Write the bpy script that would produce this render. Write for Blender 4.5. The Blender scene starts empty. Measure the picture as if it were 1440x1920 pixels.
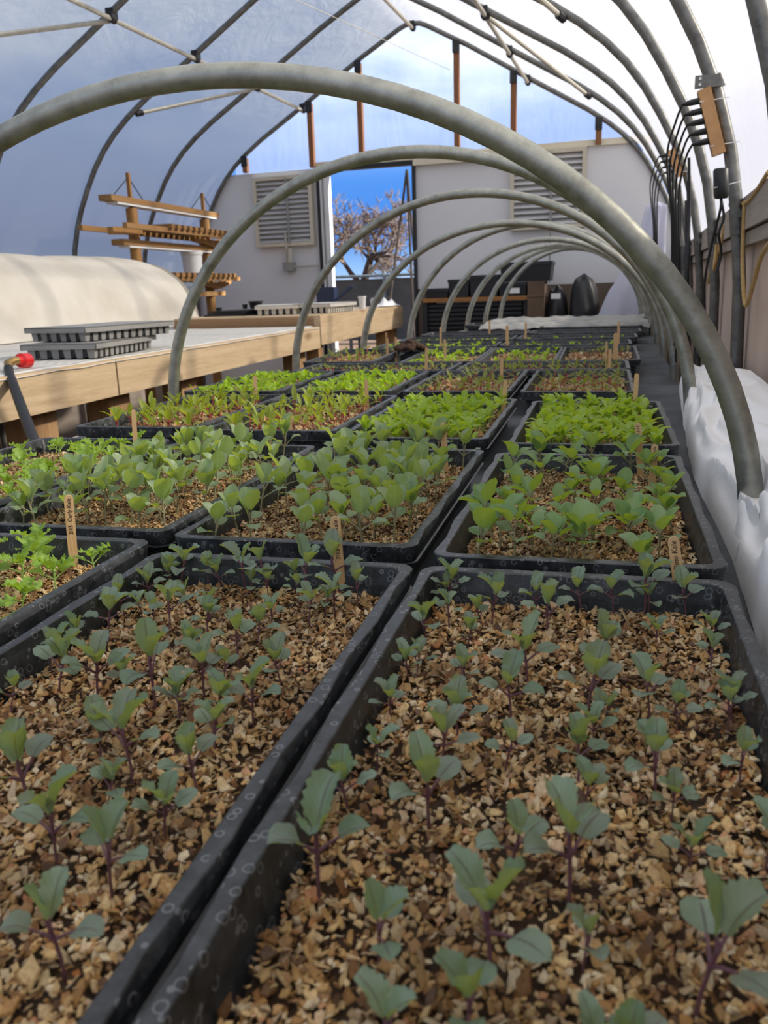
import bpy, math, random
import numpy as np
from mathutils import Vector, Matrix, noise
R = math.radians
PI = math.pi
S = bpy.context.scene
COL = S.collection
rng = random.Random(7)

# ------------------------------------------------------------------ helpers
class MB:
    """collects shapes in world coordinates; build() links them as one mesh object"""
    def __init__(s): s.v=[]; s.f=[]; s.m=[]; s.uv={}
    def add(s, vs, fs, mi=0):
        o=len(s.v); s.v.extend([tuple(v) for v in vs]); s.f.extend([[i+o for i in f] for f in fs]); s.m.extend([mi]*len(fs)); return o
    def box(s, a, b, mi=0, T=None):
        x0,y0,z0=a; x1,y1,z1=b
        vs=[(x0,y0,z0),(x1,y0,z0),(x1,y1,z0),(x0,y1,z0),(x0,y0,z1),(x1,y0,z1),(x1,y1,z1),(x0,y1,z1)]
        if T: vs=[T(v) for v in vs]
        s.add(vs,[(0,3,2,1),(4,5,6,7),(0,1,5,4),(1,2,6,5),(2,3,7,6),(3,0,4,7)],mi)
    def bar(s, p, q, w, h, up=(0,0,1), mi=0):
        p=Vector(p); q=Vector(q); d=(q-p).normalized(); sd=d.cross(Vector(up))
        if sd.length<1e-4: sd=d.cross(Vector((1,0,0)))
        sd.normalize(); u=sd.cross(d); vs=[]
        for c in (p,q):
            for a,b in ((-1,-1),(1,-1),(1,1),(-1,1)): vs.append(c+sd*(a*w/2)+u*(b*h/2))
        s.add(vs,[(0,1,2,3),(7,6,5,4),(0,4,5,1),(1,5,6,2),(2,6,7,3),(3,7,4,0)],mi)
    def tube(s, pts, r, n=8, mi=0, closed=False):
        pts=[Vector(p) for p in pts]; N=len(pts)
        rs=r if isinstance(r,(list,tuple)) else [r]*N
        t=(pts[1]-pts[0]).normalized(); a=t.orthogonal().normalized(); vs=[]
        for i in range(N):
            if i==0: d=pts[1]-pts[0]
            elif i==N-1: d=pts[-1]-pts[-2]
            else: d=pts[i+1]-pts[i-1]
            d=d.normalized(); a=(a-d*a.dot(d)).normalized(); b=d.cross(a)
            for k in range(n):
                an=2*PI*k/n; vs.append(pts[i]+(a*math.cos(an)+b*math.sin(an))*rs[i])
        fs=[]
        for i in range(N-1):
            for k in range(n): fs.append((i*n+k,i*n+(k+1)%n,(i+1)*n+(k+1)%n,(i+1)*n+k))
        fs.append(tuple(reversed(range(n)))); fs.append(tuple(range((N-1)*n,N*n)))
        s.add(vs,fs,mi)
    def lathe(s, prof, c, n=20, mi=0, axis='z', cap=True):
        vs=[]; cx,cy,cz=c
        for (r,h) in prof:
            for k in range(n):
                an=2*PI*k/n; a=r*math.cos(an); b=r*math.sin(an)
                vs.append((cx+a,cy+b,cz+h) if axis=='z' else ((cx+h,cy+a,cz+b) if axis=='x' else (cx+a,cy+h,cz+b)))
        N=len(prof); fs=[(i*n+k,i*n+(k+1)%n,(i+1)*n+(k+1)%n,(i+1)*n+k) for i in range(N-1) for k in range(n)]
        if cap: fs.append(tuple(reversed(range(n)))); fs.append(tuple(range((N-1)*n,N*n)))
        s.add(vs,fs,mi)
    def grid(s, fn, nu, nv, mi=0):
        vs=[fn(i/nu,j/nv) for i in range(nu+1) for j in range(nv+1)]
        fs=[(i*(nv+1)+j,(i+1)*(nv+1)+j,(i+1)*(nv+1)+j+1,i*(nv+1)+j+1) for i in range(nu) for j in range(nv)]
        s.add(vs,fs,mi)
    def mesh(s, name, mats, off=(0,0,0), smooth=True, angle=40):
        me=bpy.data.meshes.new(name); o=Vector(off)
        me.from_pydata([tuple(Vector(v)-o) for v in s.v],[],s.f)
        for m in (mats if isinstance(mats,(list,tuple)) else [mats]): me.materials.append(m)
        me.polygons.foreach_set('material_index',s.m)
        if smooth:
            me.polygons.foreach_set('use_smooth',[True]*len(me.polygons))
            try: me.set_sharp_from_angle(angle=R(angle))
            except Exception: pass
        me.update(); return me
    def build(s, name, mats, parent=None, smooth=True, loc=None, angle=40):
        off=Vector(parent.location) if parent is not None else Vector(loc or (0,0,0))
        if parent is not None and parent.parent is not None: off=off+parent.parent.location
        me=s.mesh(name,mats,off,smooth,angle)
        o=bpy.data.objects.new(name,me); COL.objects.link(o)
        if parent is not None: o.parent=parent
        else: o.location=off
        return o
def tag(o,label=None,cat=None,group=None,kind=None):
    if label: o['label']=label
    if cat: o['category']=cat
    if group: o['group']=group
    if kind: o['kind']=kind
    return o
def thing(name,label,cat,loc=(0,0,0),group=None):
    o=bpy.data.objects.new(name,None); COL.objects.link(o); o.location=loc; o.empty_display_size=.05
    return tag(o,label,cat,group)
ORD='first second third fourth fifth sixth seventh eighth ninth tenth eleventh twelfth thirteenth fourteenth fifteenth sixteenth seventeenth eighteenth nineteenth twentieth'.split()

# ------------------------------------------------------------------ frames of reference
GA=R(3.0)
def W(u,v,z):            # greenhouse frame (across, along, up) -> world; the right side splays out slightly towards the front
    u=u+.0135*max(0.,min(5.5-v,6.5))*max(0.,min(1.,(u+1.2)/1.0))
    return Vector((u*math.cos(GA)+v*math.sin(GA), -u*math.sin(GA)+v*math.cos(GA), z))
def WT(p): return W(*p)
RIM=.815
def bedrise(y): return .015*max(0.,y-3.0)
def bedz(y): return .75+bedrise(y)
CAMP=Vector((.0346,0,RIM+.2597)); FPX=1573.7; YAW,PIT,ROL=.2589,.2602,-.0341
cyw,syw=math.cos(YAW),math.sin(YAW)
_f=Vector((-syw,cyw,0)); _r=Vector((cyw,syw,0)); _u=Vector((0,0,1))
_f2=_f*math.cos(PIT)-_u*math.sin(PIT); _u2=_u*math.cos(PIT)+_f*math.sin(PIT)
CR=_r*math.cos(ROL)+_u2*math.sin(ROL); CU=_u2*math.cos(ROL)-_r*math.sin(ROL); CF=_f2
def ray(x,y): return CF+CR*((x-720)/FPX)+CU*((960-y)/FPX)
def atz(x,y,z):
    d=ray(x,y); return CAMP+d*((z-CAMP.z)/d.z)
def aty(x,y,Y):
    d=ray(x,y); return CAMP+d*((Y-CAMP.y)/d.y)

# ------------------------------------------------------------------ materials
def lin(c):
    return tuple(((x/255)/12.92 if x/255<=.04045 else ((x/255+.055)/1.055)**2.4) for x in c)+(1,)
class NT:
    def __init__(s,name):
        s.m=bpy.data.materials.new(name); s.m.use_nodes=True; s.t=s.m.node_tree; s.n=s.t.nodes; s.n.clear()
        s.out=s.n.new('ShaderNodeOutputMaterial')
    def N(s,typ,**kw):
        n=s.n.new(typ)
        for k,v in kw.items():
            if k in n.inputs: n.inputs[k].default_value=v
            else: setattr(n,k,v)
        return n
    def L(s,a,b): s.t.links.new(a,b)
    def coord(s,kind='Object',scale=(1,1,1)):
        tc=s.N('ShaderNodeTexCoord'); mp=s.N('ShaderNodeMapping'); mp.inputs['Scale'].default_value=scale
        s.L(tc.outputs[kind],mp.inputs['Vector']); return mp.outputs['Vector']
    def noise(s,vec,scale,detail=4,rough=.55,dist=0):
        n=s.N('ShaderNodeTexNoise'); n.inputs['Scale'].default_value=scale; n.inputs['Detail'].default_value=detail; n.inputs['Roughness'].default_value=rough; n.inputs['Distortion'].default_value=dist
        s.L(vec,n.inputs['Vector']); return n.outputs['Fac']
    def ramp(s,fac,stops):
        n=s.N('ShaderNodeValToRGB'); e=n.color_ramp.elements
        while len(e)<len(stops): e.new(.5)
        for i,(p,c) in enumerate(stops): e[i].position=p; e[i].color=c if len(c)==4 else lin(c)
        s.L(fac,n.inputs['Fac']); return n.outputs['Color']
    def mix(s,f,a,b,mode='MIX'):
        n=s.N('ShaderNodeMix',data_type='RGBA',blend_type=mode)
        for sock,val in ((n.inputs[0],f),(n.inputs[6],a),(n.inputs[7],b)):
            if hasattr(val,'links'): s.L(val,sock)
            else: sock.default_value=val if not isinstance(val,tuple) or len(val)==4 else lin(val)
        return n.outputs[2]
    def math(s,op,a,b=None):
        n=s.N('ShaderNodeMath',operation=op)
        for i,x in enumerate((a,b)):
            if x is None: continue
            if hasattr(x,'links'): s.L(x,n.inputs[i])
            else: n.inputs[i].default_value=x
        return n.outputs[0]
    def bump(s,h,strength=.3,dist=.01):
        b=s.N('ShaderNodeBump'); b.inputs['Strength'].default_value=strength; b.inputs['Distance'].default_value=dist; s.L(h,b.inputs['Height']); return b.outputs['Normal']
    def principled(s,color,rough=.6,metal=0,normal=None,spec=.5):
        p=s.N('ShaderNodeBsdfPrincipled')
        if hasattr(color,'links'): s.L(color,p.inputs['Base Color'])
        else: p.inputs['Base Color'].default_value=color if len(color)==4 else lin(color)
        if hasattr(rough,'links'): s.L(rough,p.inputs['Roughness'])
        else: p.inputs['Roughness'].default_value=rough
        p.inputs['Metallic'].default_value=metal; p.inputs['Specular IOR Level'].default_value=spec
        if normal is not None: s.L(normal,p.inputs['Normal'])
        return p.outputs[0]
    def fin(s,sh): s.L(sh,s.out.inputs['Surface']); return s.m

def simple(name,c1,c2=None,scale=8,rough=.6,metal=0,bump=0,bscale=40,stretch=(1,1,1),spec=.5):
    t=NT(name); v=t.coord('Object',stretch); c2=c2 or c1
    col=t.ramp(t.noise(v,scale),[(.3,c1),(.7,c2)])
    nm=t.bump(t.noise(v,bscale),bump,.004) if bump else None
    return t.fin(t.principled(col,rough,metal,nm,spec))
def wood(name,c1,c2,c3,axis='y',rough=.75,knots=True,scale=1.0):
    t=NT(name); st={'x':(.6,9,9),'y':(9,.6,9),'z':(9,9,.6)}[axis]
    v=t.coord('Object',tuple(a*scale for a in st)); g=t.noise(v,3.2,6,.6,.8)
    col=t.ramp(g,[(.25,c1),(.5,c2),(.75,c3)])
    fine=t.noise(t.coord('Object',tuple(a*6*scale for a in st)),6,3)
    col=t.mix(.25,col,t.ramp(fine,[(.3,c1),(.7,c3)]))
    if knots:
        vo=t.N('ShaderNodeTexVoronoi'); vo.inputs['Scale'].default_value=3.1
        st2={'x':(.7,2.2,2.2),'y':(2.2,.7,2.2),'z':(2.2,2.2,.7)}[axis]
        t.L(t.coord('Object',tuple(a*scale for a in st2)),vo.inputs['Vector'])
        k=t.ramp(vo.outputs['Distance'],[(.06,(255,255,255)),(.2,(0,0,0))])
        kk=t.math('MULTIPLY',k,.75)
        col=t.mix(kk,col,lin((128,92,58)))
    return t.fin(t.principled(col,rough,0,t.bump(g,.25,.004)))
M={}
def mk_metal(name,c1,c2,rough=.42,metal=.75):
    t=NT(name); v=t.coord('Object')
    n1=t.noise(v,26,6,.7); col=t.ramp(n1,[(.3,c1),(.68,c2)])
    n2=t.noise(v,160,3); rr=t.math('ADD',t.math('MULTIPLY',n1,.25),rough-.1)
    return t.fin(t.principled(col,rr,metal,t.bump(n2,.08,.002)))
M['galv']=mk_metal('galvanized_steel',(134,134,123),(182,182,170))
M['bow']=mk_metal('bow_steel_backlit',(88,88,86),(128,128,124))  # same galvanized steel, its against-the-light darkness put into the colour
M['brace']=mk_metal('brace_steel',(170,166,152),(205,200,186),.5,.4)
M['clampdark']=simple('dark_clamp',(40,40,42),(62,62,64),20,.5,.6)
M['black_plastic']=simple('black_plastic',(18,19,20),(28,29,30),12,.45)
M['black_cable']=simple('black_cable',(16,16,17),(24,24,25),12,.55)
M['white_plastic']=simple('white_plastic',(205,207,208),(222,223,224),6,.45)
M['grey_plastic']=simple('grey_plastic',(128,127,124),(150,149,145),9,.55)
M['pale_tray_plastic']=simple('pale_tray_plastic',(186,182,172),(204,200,190),9,.6)
M['tan_plastic']=simple('tan_plastic',(164,122,76),(184,140,92),30,.5)
M['red_plastic']=simple('red_plastic',(196,22,26),(212,36,36),10,.35)
M['blue_plastic']=simple('navy_plastic',(26,36,64),(36,48,80),10,.5)
M['brass']=simple('brass',(150,120,70),(180,150,92),30,.35,.8)
M['pine']=wood('weathered_pine',(164,138,104),(196,170,134),(214,192,158),'y')
M['pine_shaded']=wood('weathered_pine_shaded',(132,98,66),(160,124,88),(178,142,104),'x')  # same pine, with the shade of faces turned from the sun in its colour
M['post']=wood('post_wood',(150,112,74),(176,138,96),(190,154,112),'z',knots=False)
M['stud']=wood('orange_stud',(106,66,38),(130,84,50),(146,98,62),'z',knots=False)
M['rackwood']=wood('golden_rack_wood',(110,78,42),(140,104,58),(158,120,72),'y',knots=False)
M['rackpost']=wood('golden_post_wood',(120,84,42),(150,108,56),(166,124,72),'z',knots=False)
M['stick']=wood('stick_wood',(202,160,108),(216,178,126),(226,190,142),'z',knots=False,scale=6)
M['ink']=simple('ink',(34,14,14),(44,20,18),20,.6)
M['board']=simple('pinkish_board',(184,160,142),(208,186,168),3,.8,0,.15,30,(1,1,.4))
M['boardtrim']=wood('grey_trim_wood',(138,126,114),(160,147,134),(174,162,150),'y',knots=False)
M['panel']=simple('white_wall_panel',(210,210,212),(220,220,222),1.2,.7)
M['header']=simple('cream_header',(206,196,172),(220,212,190),4,.7)
M['brownpanel']=simple('brown_lower_panel',(96,82,70),(116,100,86),4,.8)
M['vent']=simple('vent_slat_white',(196,196,196),(210,209,207),5,.5)
M['ventwood']=simple('pale_vent_wood',(190,180,160),(206,198,180),7,.7,stretch=(1,1,.3))
M['dirt']=simple('dirt',(92,70,50),(132,104,76),5,.95,0,.6,60)
M['blackbin']=simple('black_bin',(20,21,24),(34,35,38),6,.5)
M['cardboard']=simple('brown_cardboard',(92,74,60),(110,90,74),6,.85)
M['shelfwood']=wood('orange_shelf_wood',(130,84,40),(158,108,56),(170,122,70),'x',knots=False)
M['ropetan']=simple('tan_rope',(176,142,86),(200,168,110),60,.8,0,.5,200)
M['paper']=simple('white_paper',(226,226,222),(236,236,232),6,.8)
M['peat']=simple('peat',(50,34,24),(84,60,42),40,.95,0,.8,60)
M['bark']=simple('bark',(52,44,40),(80,70,62),9,.95)
M['twig']=simple('twig',(112,98,88),(142,126,112),9,.95)
M['fence']=simple('fence_metal',(96,104,104),(120,130,128),9,.6,.3)
M['fencescreen']=simple('fence_screen',(58,56,52),(80,76,70),2,.9)

def mk_film(name,tr,tl,df,tint,trtint,bumpst):
    t=NT(name); v=t.coord('Object')
    n=t.noise(t.coord('Object',(1,1,.35)),3.0,5,.6,.6)
    nm=t.bump(n,bumpst,.05)
    a=t.N('ShaderNodeBsdfTransparent'); a.inputs['Color'].default_value=lin(trtint)
    b=t.N('ShaderNodeBsdfTranslucent'); b.inputs['Color'].default_value=lin(tint); t.L(nm,b.inputs['Normal'])
    c=t.N('ShaderNodeBsdfDiffuse'); c.inputs['Color'].default_value=lin(tint); t.L(nm,c.inputs['Normal'])
    m1=t.N('ShaderNodeMixShader'); m1.inputs[0].default_value=df/(tl+df); t.L(b.outputs[0],m1.inputs[1]); t.L(c.outputs[0],m1.inputs[2])
    m2=t.N('ShaderNodeMixShader'); m2.inputs[0].default_value=tr; t.L(m1.outputs[0],m2.inputs[1]); t.L(a.outputs[0],m2.inputs[2])
    return t.fin(m2.outputs[0])
M['film_sunny']=mk_film('poly_film_right',.25,.86,.14,(148,145,142),(240,236,230),.6)
M['film']=mk_film('poly_film',.20,.86,.14,(168,163,157),(238,235,230),.35)
M['back_light_film']=mk_film('added_back_film',.80,.7,.3,(236,232,226),(250,246,240),.25)  # for the unseen back opening, kept clear to let sky light in
M['gable']=mk_film('clear_gable_film',.66,.7,.3,(226,230,236),(246,249,250),.25)

def mk_cloth(name,c1,c2,trans=.3,scale=5,bump=.25,bscale=14,weave=0):
    t=NT(name); v=t.coord('Object'); col=t.ramp(t.noise(v,scale,5),[(.3,c1),(.7,c2)])
    h=t.noise(v,bscale,5,.6,.6)
    if weave: h=t.math('ADD',h,t.math('MULTIPLY',t.noise(v,weave,2),.4))
    nm=t.bump(h,bump,.01)
    d=t.N('ShaderNodeBsdfDiffuse'); t.L(col,d.inputs['Color']); t.L(nm,d.inputs['Normal'])
    b=t.N('ShaderNodeBsdfTranslucent'); t.L(col,b.inputs['Color']); t.L(nm,b.inputs['Normal'])
    m=t.N('ShaderNodeMixShader'); m.inputs[0].default_value=trans; t.L(d.outputs[0],m.inputs[1]); t.L(b.outputs[0],m.inputs[2])
    return t.fin(m.outputs[0])
M['cover']=mk_cloth('frost_blanket',(206,199,184),(222,216,204),.2,4,.35,12)
M['sheet']=mk_cloth('white_sheet',(240,237,232),(250,248,245),.04,4,.3,16)
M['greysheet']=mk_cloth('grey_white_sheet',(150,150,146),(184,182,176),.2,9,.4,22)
M['rollcover']=mk_cloth('lavender_white_fabric',(208,210,226),(228,229,240),.3,4,.2,9)
M['weedmat']=mk_cloth('grey_weed_mat',(78,80,82),(104,106,108),.0,6,.3,60)
M['mesh']=None
def mk_mesh_top():
    t=NT('white_mesh_bench_cover'); tc=t.coord('Object')
    wv=t.N('ShaderNodeTexWave',wave_type='BANDS',bands_direction='X'); wv.inputs['Scale'].default_value=9; wv.inputs['Distortion'].default_value=2.2; wv.inputs['Detail'].default_value=2; wv.inputs['Detail Scale'].default_value=1.2
    t.L(t.coord('Object',(1,.35,1)),wv.inputs['Vector'])
    col=t.ramp(wv.outputs['Fac'],[(.1,(170,167,160)),(.6,(208,204,196))])
    return t.fin(t.principled(col,.85,0,t.bump(wv.outputs['Fac'],.5,.012)))
M['mesh']=mk_mesh_top()

def mk_tray():
    t=NT('black_tray_plastic'); v=t.coord('Object')
    vo=t.N('ShaderNodeTexVoronoi'); vo.inputs['Scale'].default_value=125; vo.inputs['Randomness'].default_value=1; t.L(v,vo.inputs['Vector'])
    d=vo.outputs['Distance']
    ring=t.math('MULTIPLY',t.math('GREATER_THAN',d,.30),t.math('LESS_THAN',d,.40))
    sep=t.N('ShaderNodeSeparateColor'); t.L(vo.outputs['Color'],sep.inputs[0])
    sel=t.math('GREATER_THAN',sep.outputs[0],.42)
    rr=t.math('MULTIPLY',ring,sel)
    sheen=t.math('MULTIPLY',t.noise(v,45,5,.7),.9)
    base=t.ramp(sheen,[(.3,(18,19,20)),(.62,(64,67,69))])  # greyer base paints the light reflected off the tray plastic
    streak=t.noise(t.coord('Object',(260,260,24)),1.0,2,.6)
    base=t.mix(t.math('MULTIPLY',t.ramp(streak,[(.58,(0,0,0)),(.72,(255,255,255))]),.25),base,lin((92,94,96)))
    col=t.mix(t.math('MULTIPLY',rr,.42),base,lin((140,142,144)))
    return t.fin(t.principled(col,t.math('ADD',t.math('MULTIPLY',sheen,.3),.28),0,t.bump(t.math('ADD',rr,sheen),.15,.001),.5))
M['tray']=mk_tray()

def mk_chips():
    t=NT('vermiculite_chips'); g=t.N('ShaderNodeNewGeometry'); v=t.coord('Object')
    col=t.ramp(g.outputs['Random Per Island'],[(.0,(84,56,30)),(.12,(140,98,54)),(.26,(188,142,82)),(.46,(218,180,118)),(.64,(232,204,150)),(.78,(190,166,132)),(.90,(246,230,192)),(1,(190,118,60))])
    big=t.noise(v,14,4,.6)
    col=t.mix(t.math('MULTIPLY',t.ramp(big,[(.42,(255,255,255)),(.60,(0,0,0))]),.5),col,lin((84,60,34)))
    n=t.noise(v,420,3,.7)
    col=t.mix(.5,col,t.ramp(n,[(.35,(180,150,118)),(.6,(255,250,240))]),'MULTIPLY')
    return t.fin(t.principled(col,.55,0,t.bump(n,.4,.001),.45))
M['chips']=mk_chips()
M['soil']=simple('wet_soil',(40,27,16),(82,58,34),60,.9,0,.8,160)

def mk_leaf(name,c1,c2,trans,rib,under=None,rough=.4,tw=.48,ribw=.035,tint=None):
    """UV.x across the blade (0.5 midrib), UV.y along it"""
    t=NT(name); uv=t.N('ShaderNodeUVMap'); sp=t.N('ShaderNodeSeparateXYZ'); t.L(uv.outputs[0],sp.inputs[0])
    a=t.math('ABSOLUTE',t.math('SUBTRACT',sp.outputs[0],.5))
    mid=t.math('LESS_THAN',a,ribw)
    side=t.math('FRACT',t.math('SUBTRACT',t.math('MULTIPLY',sp.outputs[1],6),t.math('MULTIPLY',a,5)))
    vein=t.math('MULTIPLY',t.math('LESS_THAN',side,.12),.35)
    veins=t.math('MAXIMUM',t.math('MULTIPLY',mid,.75),vein)
    oi=t.N('ShaderNodeObjectInfo'); nz=t.noise(t.coord('Object'),130,3)
    col=t.ramp(t.math('ADD',t.math('MULTIPLY',oi.outputs['Random'],.6),t.math('MULTIPLY',nz,.4)),[(.2,c1),(.8,c2)])
    if tint is not None:   # purple flush on some leaves
        col=t.mix(t.math('MULTIPLY',t.math('GREATER_THAN',oi.outputs['Random'],.8),.35),col,lin(tint))
    col=t.mix(veins,col,lin(rib))
    p=t.N('ShaderNodeBsdfPrincipled'); t.L(col,p.inputs['Base Color']); p.inputs['Roughness'].default_value=rough; p.inputs['Specular IOR Level'].default_value=.4
    t.L(t.bump(t.math('SUBTRACT',nz,veins),.25,.001),p.inputs['Normal'])
    b=t.N('ShaderNodeBsdfTranslucent'); b.inputs['Color'].default_value=lin(trans)
    m=t.N('ShaderNodeMixShader'); m.inputs[0].default_value=tw; t.L(p.outputs[0],m.inputs[1]); t.L(b.outputs[0],m.inputs[2])
    return t.fin(m.outputs[0])
M['kale']=mk_leaf('kale_leaf',(118,148,126),(164,188,166),(168,178,64),(92,78,92),tint=(86,78,92))
M['kohl']=mk_leaf('grey_green_leaf',(122,152,108),(170,190,154),(176,194,56),(164,186,146))
M['coll']=mk_leaf('collard_leaf',(108,150,98),(154,184,132),(174,194,44),(150,178,130))
M['curly']=mk_leaf('curly_leaf',(128,166,62),(160,194,90),(176,206,52),(160,190,110))
M['lett']=mk_leaf('lettuce_leaf',(136,168,54),(176,204,88),(190,214,50),(182,204,116),rough=.35)
M['green']=mk_leaf('greens_leaf',(136,176,48),(172,206,74),(190,220,44),(184,210,104),rough=.35)
M['beet']=mk_leaf('beet_leaf',(124,148,52),(164,184,78),(186,200,52),(150,90,70))
M['sprout']=mk_leaf('sprout_leaf',(112,128,58),(152,162,86),(160,172,60),(150,150,90))
M['stem_purple']=simple('purple_stem',(98,62,72),(122,84,88),60,.5)
M['stem_tan']=simple('pale_stem',(132,132,96),(150,138,106),60,.5)
M['stem_green']=simple('green_stem',(140,168,80),(160,186,104),60,.5)
M['stem_red']=simple('red_stem',(160,58,62),(182,90,80),60,.5)

# ------------------------------------------------------------------ camera, world, light
cam=bpy.data.cameras.new('camera'); co=bpy.data.objects.new('camera',cam); COL.objects.link(co); S.camera=co
mt=Matrix((CR,CU,-CF)).transposed().to_4x4(); mt.translation=CAMP; co.matrix_world=mt
cam.sensor_fit='VERTICAL'; cam.sensor_height=36; cam.lens=FPX*36/1920; cam.clip_start=.02; cam.clip_end=500
cam.dof.use_dof=True; cam.dof.focus_distance=1.0; cam.dof.aperture_fstop=cam.lens/ (2.3)
S.view_settings.view_transform='Standard'; S.view_settings.look='None'; S.view_settings.gamma=1; S.view_settings.use_curve_mapping=False
S.view_settings.exposure=1.28
try:
    S.cycles.use_denoising=True; S.cycles.max_bounces=9; S.cycles.transparent_max_bounces=16; S.cycles.diffuse_bounces=5; S.cycles.transmission_bounces=6
    S.cycles.sample_clamp_indirect=6; S.cycles.caustics_reflective=False; S.cycles.caustics_refractive=False
except Exception: pass
wd=bpy.data.worlds.new('sky'); S.world=wd; wd.use_nodes=True; wt=wd.node_tree; wt.nodes.clear()
def wn(t): return wt.nodes.new(t)
tc=wn('ShaderNodeTexCoord'); sx=wn('ShaderNodeSeparateXYZ'); wt.links.new(tc.outputs['Generated'],sx.inputs[0])
gr=wn('ShaderNodeValToRGB'); e=gr.color_ramp.elements
for pos,c in ((.015,(112,142,176)),(.06,(50,96,160)),(.18,(64,112,176)),(.32,(104,138,184)),(.7,(110,140,186))):
    el=e.new(pos); el.color=lin(c)
e[0].color=lin((160,150,140)); 
e.remove(e[-1])
wt.links.new(sx.outputs[2],gr.inputs[0])
mp=wn('ShaderNodeMapping'); mp.inputs['Scale'].default_value=(1,1,2.6); wt.links.new(tc.outputs['Generated'],mp.inputs[0])
nz=wn('ShaderNodeTexNoise'); nz.inputs['Scale'].default_value=2.6; nz.inputs['Detail'].default_value=7; nz.inputs['Roughness'].default_value=.6; wt.links.new(mp.outputs[0],nz.inputs['Vector'])
cr=wn('ShaderNodeValToRGB'); cr.color_ramp.elements[0].position=.38; cr.color_ramp.elements[1].position=.74; wt.links.new(nz.outputs['Fac'],cr.inputs[0])
mx=wn('ShaderNodeMix'); mx.data_type='RGBA'; lo=wn('ShaderNodeMapRange'); lo.interpolation_type='SMOOTHSTEP'; lo.inputs['From Min'].default_value=.11; lo.inputs['From Max'].default_value=.24; wt.links.new(sx.outputs[2],lo.inputs['Value'])
cm=wn('ShaderNodeMath'); cm.operation='MULTIPLY'; wt.links.new(cr.outputs[0],cm.inputs[0]); wt.links.new(lo.outputs[0],cm.inputs[1]); wt.links.new(cm.outputs[0],mx.inputs[0]); wt.links.new(gr.outputs[0],mx.inputs[6]); mx.inputs[7].default_value=lin((232,238,246))
bg=wn('ShaderNodeBackground'); bg.inputs['Strength'].default_value=1.0; wt.links.new(mx.outputs[2],bg.inputs[0])
wo_=wn('ShaderNodeOutputWorld'); wt.links.new(bg.outputs[0],wo_.inputs[0])
sl=bpy.data.lights.new('sun','SUN'); sl.energy=5.4; sl.angle=R(3); sl.color=(1,.95,.885); so=bpy.data.objects.new('sun',sl); COL.objects.link(so)
SUNDIR=Vector((math.cos(R(31))*math.cos(R(14)),math.cos(R(31))*math.sin(R(14)),math.sin(R(31))))
so.rotation_euler=(-SUNDIR).to_track_quat('-Z','Y').to_euler(); so.location=(6,2,6)

# ------------------------------------------------------------------ setting: ground, film, walls
m=MB(); m.grid(lambda a,b:(-60+120*a,-20+130*b,0.0),12,13); tag(m.build('ground',M['dirt']),kind='structure')
UC=-1.93
PROF=[(0,3.13),(.06,3.125),(.12,3.10),(.45,2.925),(.95,2.63),(1.4,2.37),(1.55,2.27),(1.67,2.175),(1.77,2.075),(1.86,1.96),(1.94,1.83),(2.01,1.70),(2.065,1.57),(2.11,1.42),(2.14,1.25),(2.16,1.05),(2.168,.8),(2.17,0)]
VEND=7.3; VBACK=-1.2  # back end set close behind the camera to bring in sky light
def prof(off=0.):
    out=[]
    for i,(s_,z) in enumerate(PROF):
        if i==0: out.append((0,z+off)); continue
        a=Vector(PROF[max(0,i-1)]); b=Vector(PROF[min(len(PROF)-1,i+1)]); d=(b-a).normalized(); n=Vector((-d.y,d.x))
        if n.x<0 and n.y<0: n=-n
        if n.x<0: n=-n
        out.append((s_+n.x*off,z+n.y*off))
    return out
def sect(off,zmin):
    p=[q for q in prof(off) if q[1]>=zmin]
    last=p[-1]; p.append((last[0]+.004,zmin))
    return [(UC-s_,z) for s_,z in reversed(p)]+[(UC+s_,z) for s_,z in p[1:]]
def film(name,pts,v0,v1,nv,mat):
    m=MB()
    def fn(a,b):
        i=a*(len(pts)-1); u,z=pts[int(round(i))]; v=v0+(v1-v0)*b
        wob=.008*math.sin(v*7+u*3)*(.5-abs((v/.93)%1-.5))
        return W(u,v,z+wob)
    m.grid(fn,len(pts)-1,nv); return m.build(name,mat)
full=sect(.025,1.22)
# film over the bows: left side, right side (meeting at the ridge)
k=len(full)//2
tag(film('wall_left',sect(.025,.55)[:len(sect(.025,.55))//2+1],VBACK,VEND+.06,60,M['film']),kind='structure')
tag(film('ceiling',full[k:],VBACK,VEND+.06,60,M['film_sunny']),kind='structure')
# low boards
m=MB()
for i in range(8):
    v0=VBACK+i*1.06; m.box((.262,v0+.003,0),(.285,v0+1.057,1.22),0,WT)
tag(m.build('wall_right',M['board'],smooth=False),kind='structure')
m=MB()
for i in range(20):
    va=VBACK+(VEND-.05-VBACK)*i/20; vb=VBACK+(VEND-.05-VBACK)*(i+1)/20
    m.box((.225,va,1.20),(.262,vb,1.29),0,WT); m.box((.236,va,1.16),(.262,vb,1.195),0,WT)
tag(m.build('trim_1',M['boardtrim'],smooth=False),kind='structure')
m=MB(); m.box((-4.12,VBACK,0),(-4.10,VEND,.62),0,WT); tag(m.build('baseboard_left',M['boardtrim'],smooth=False),kind='structure')
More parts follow.
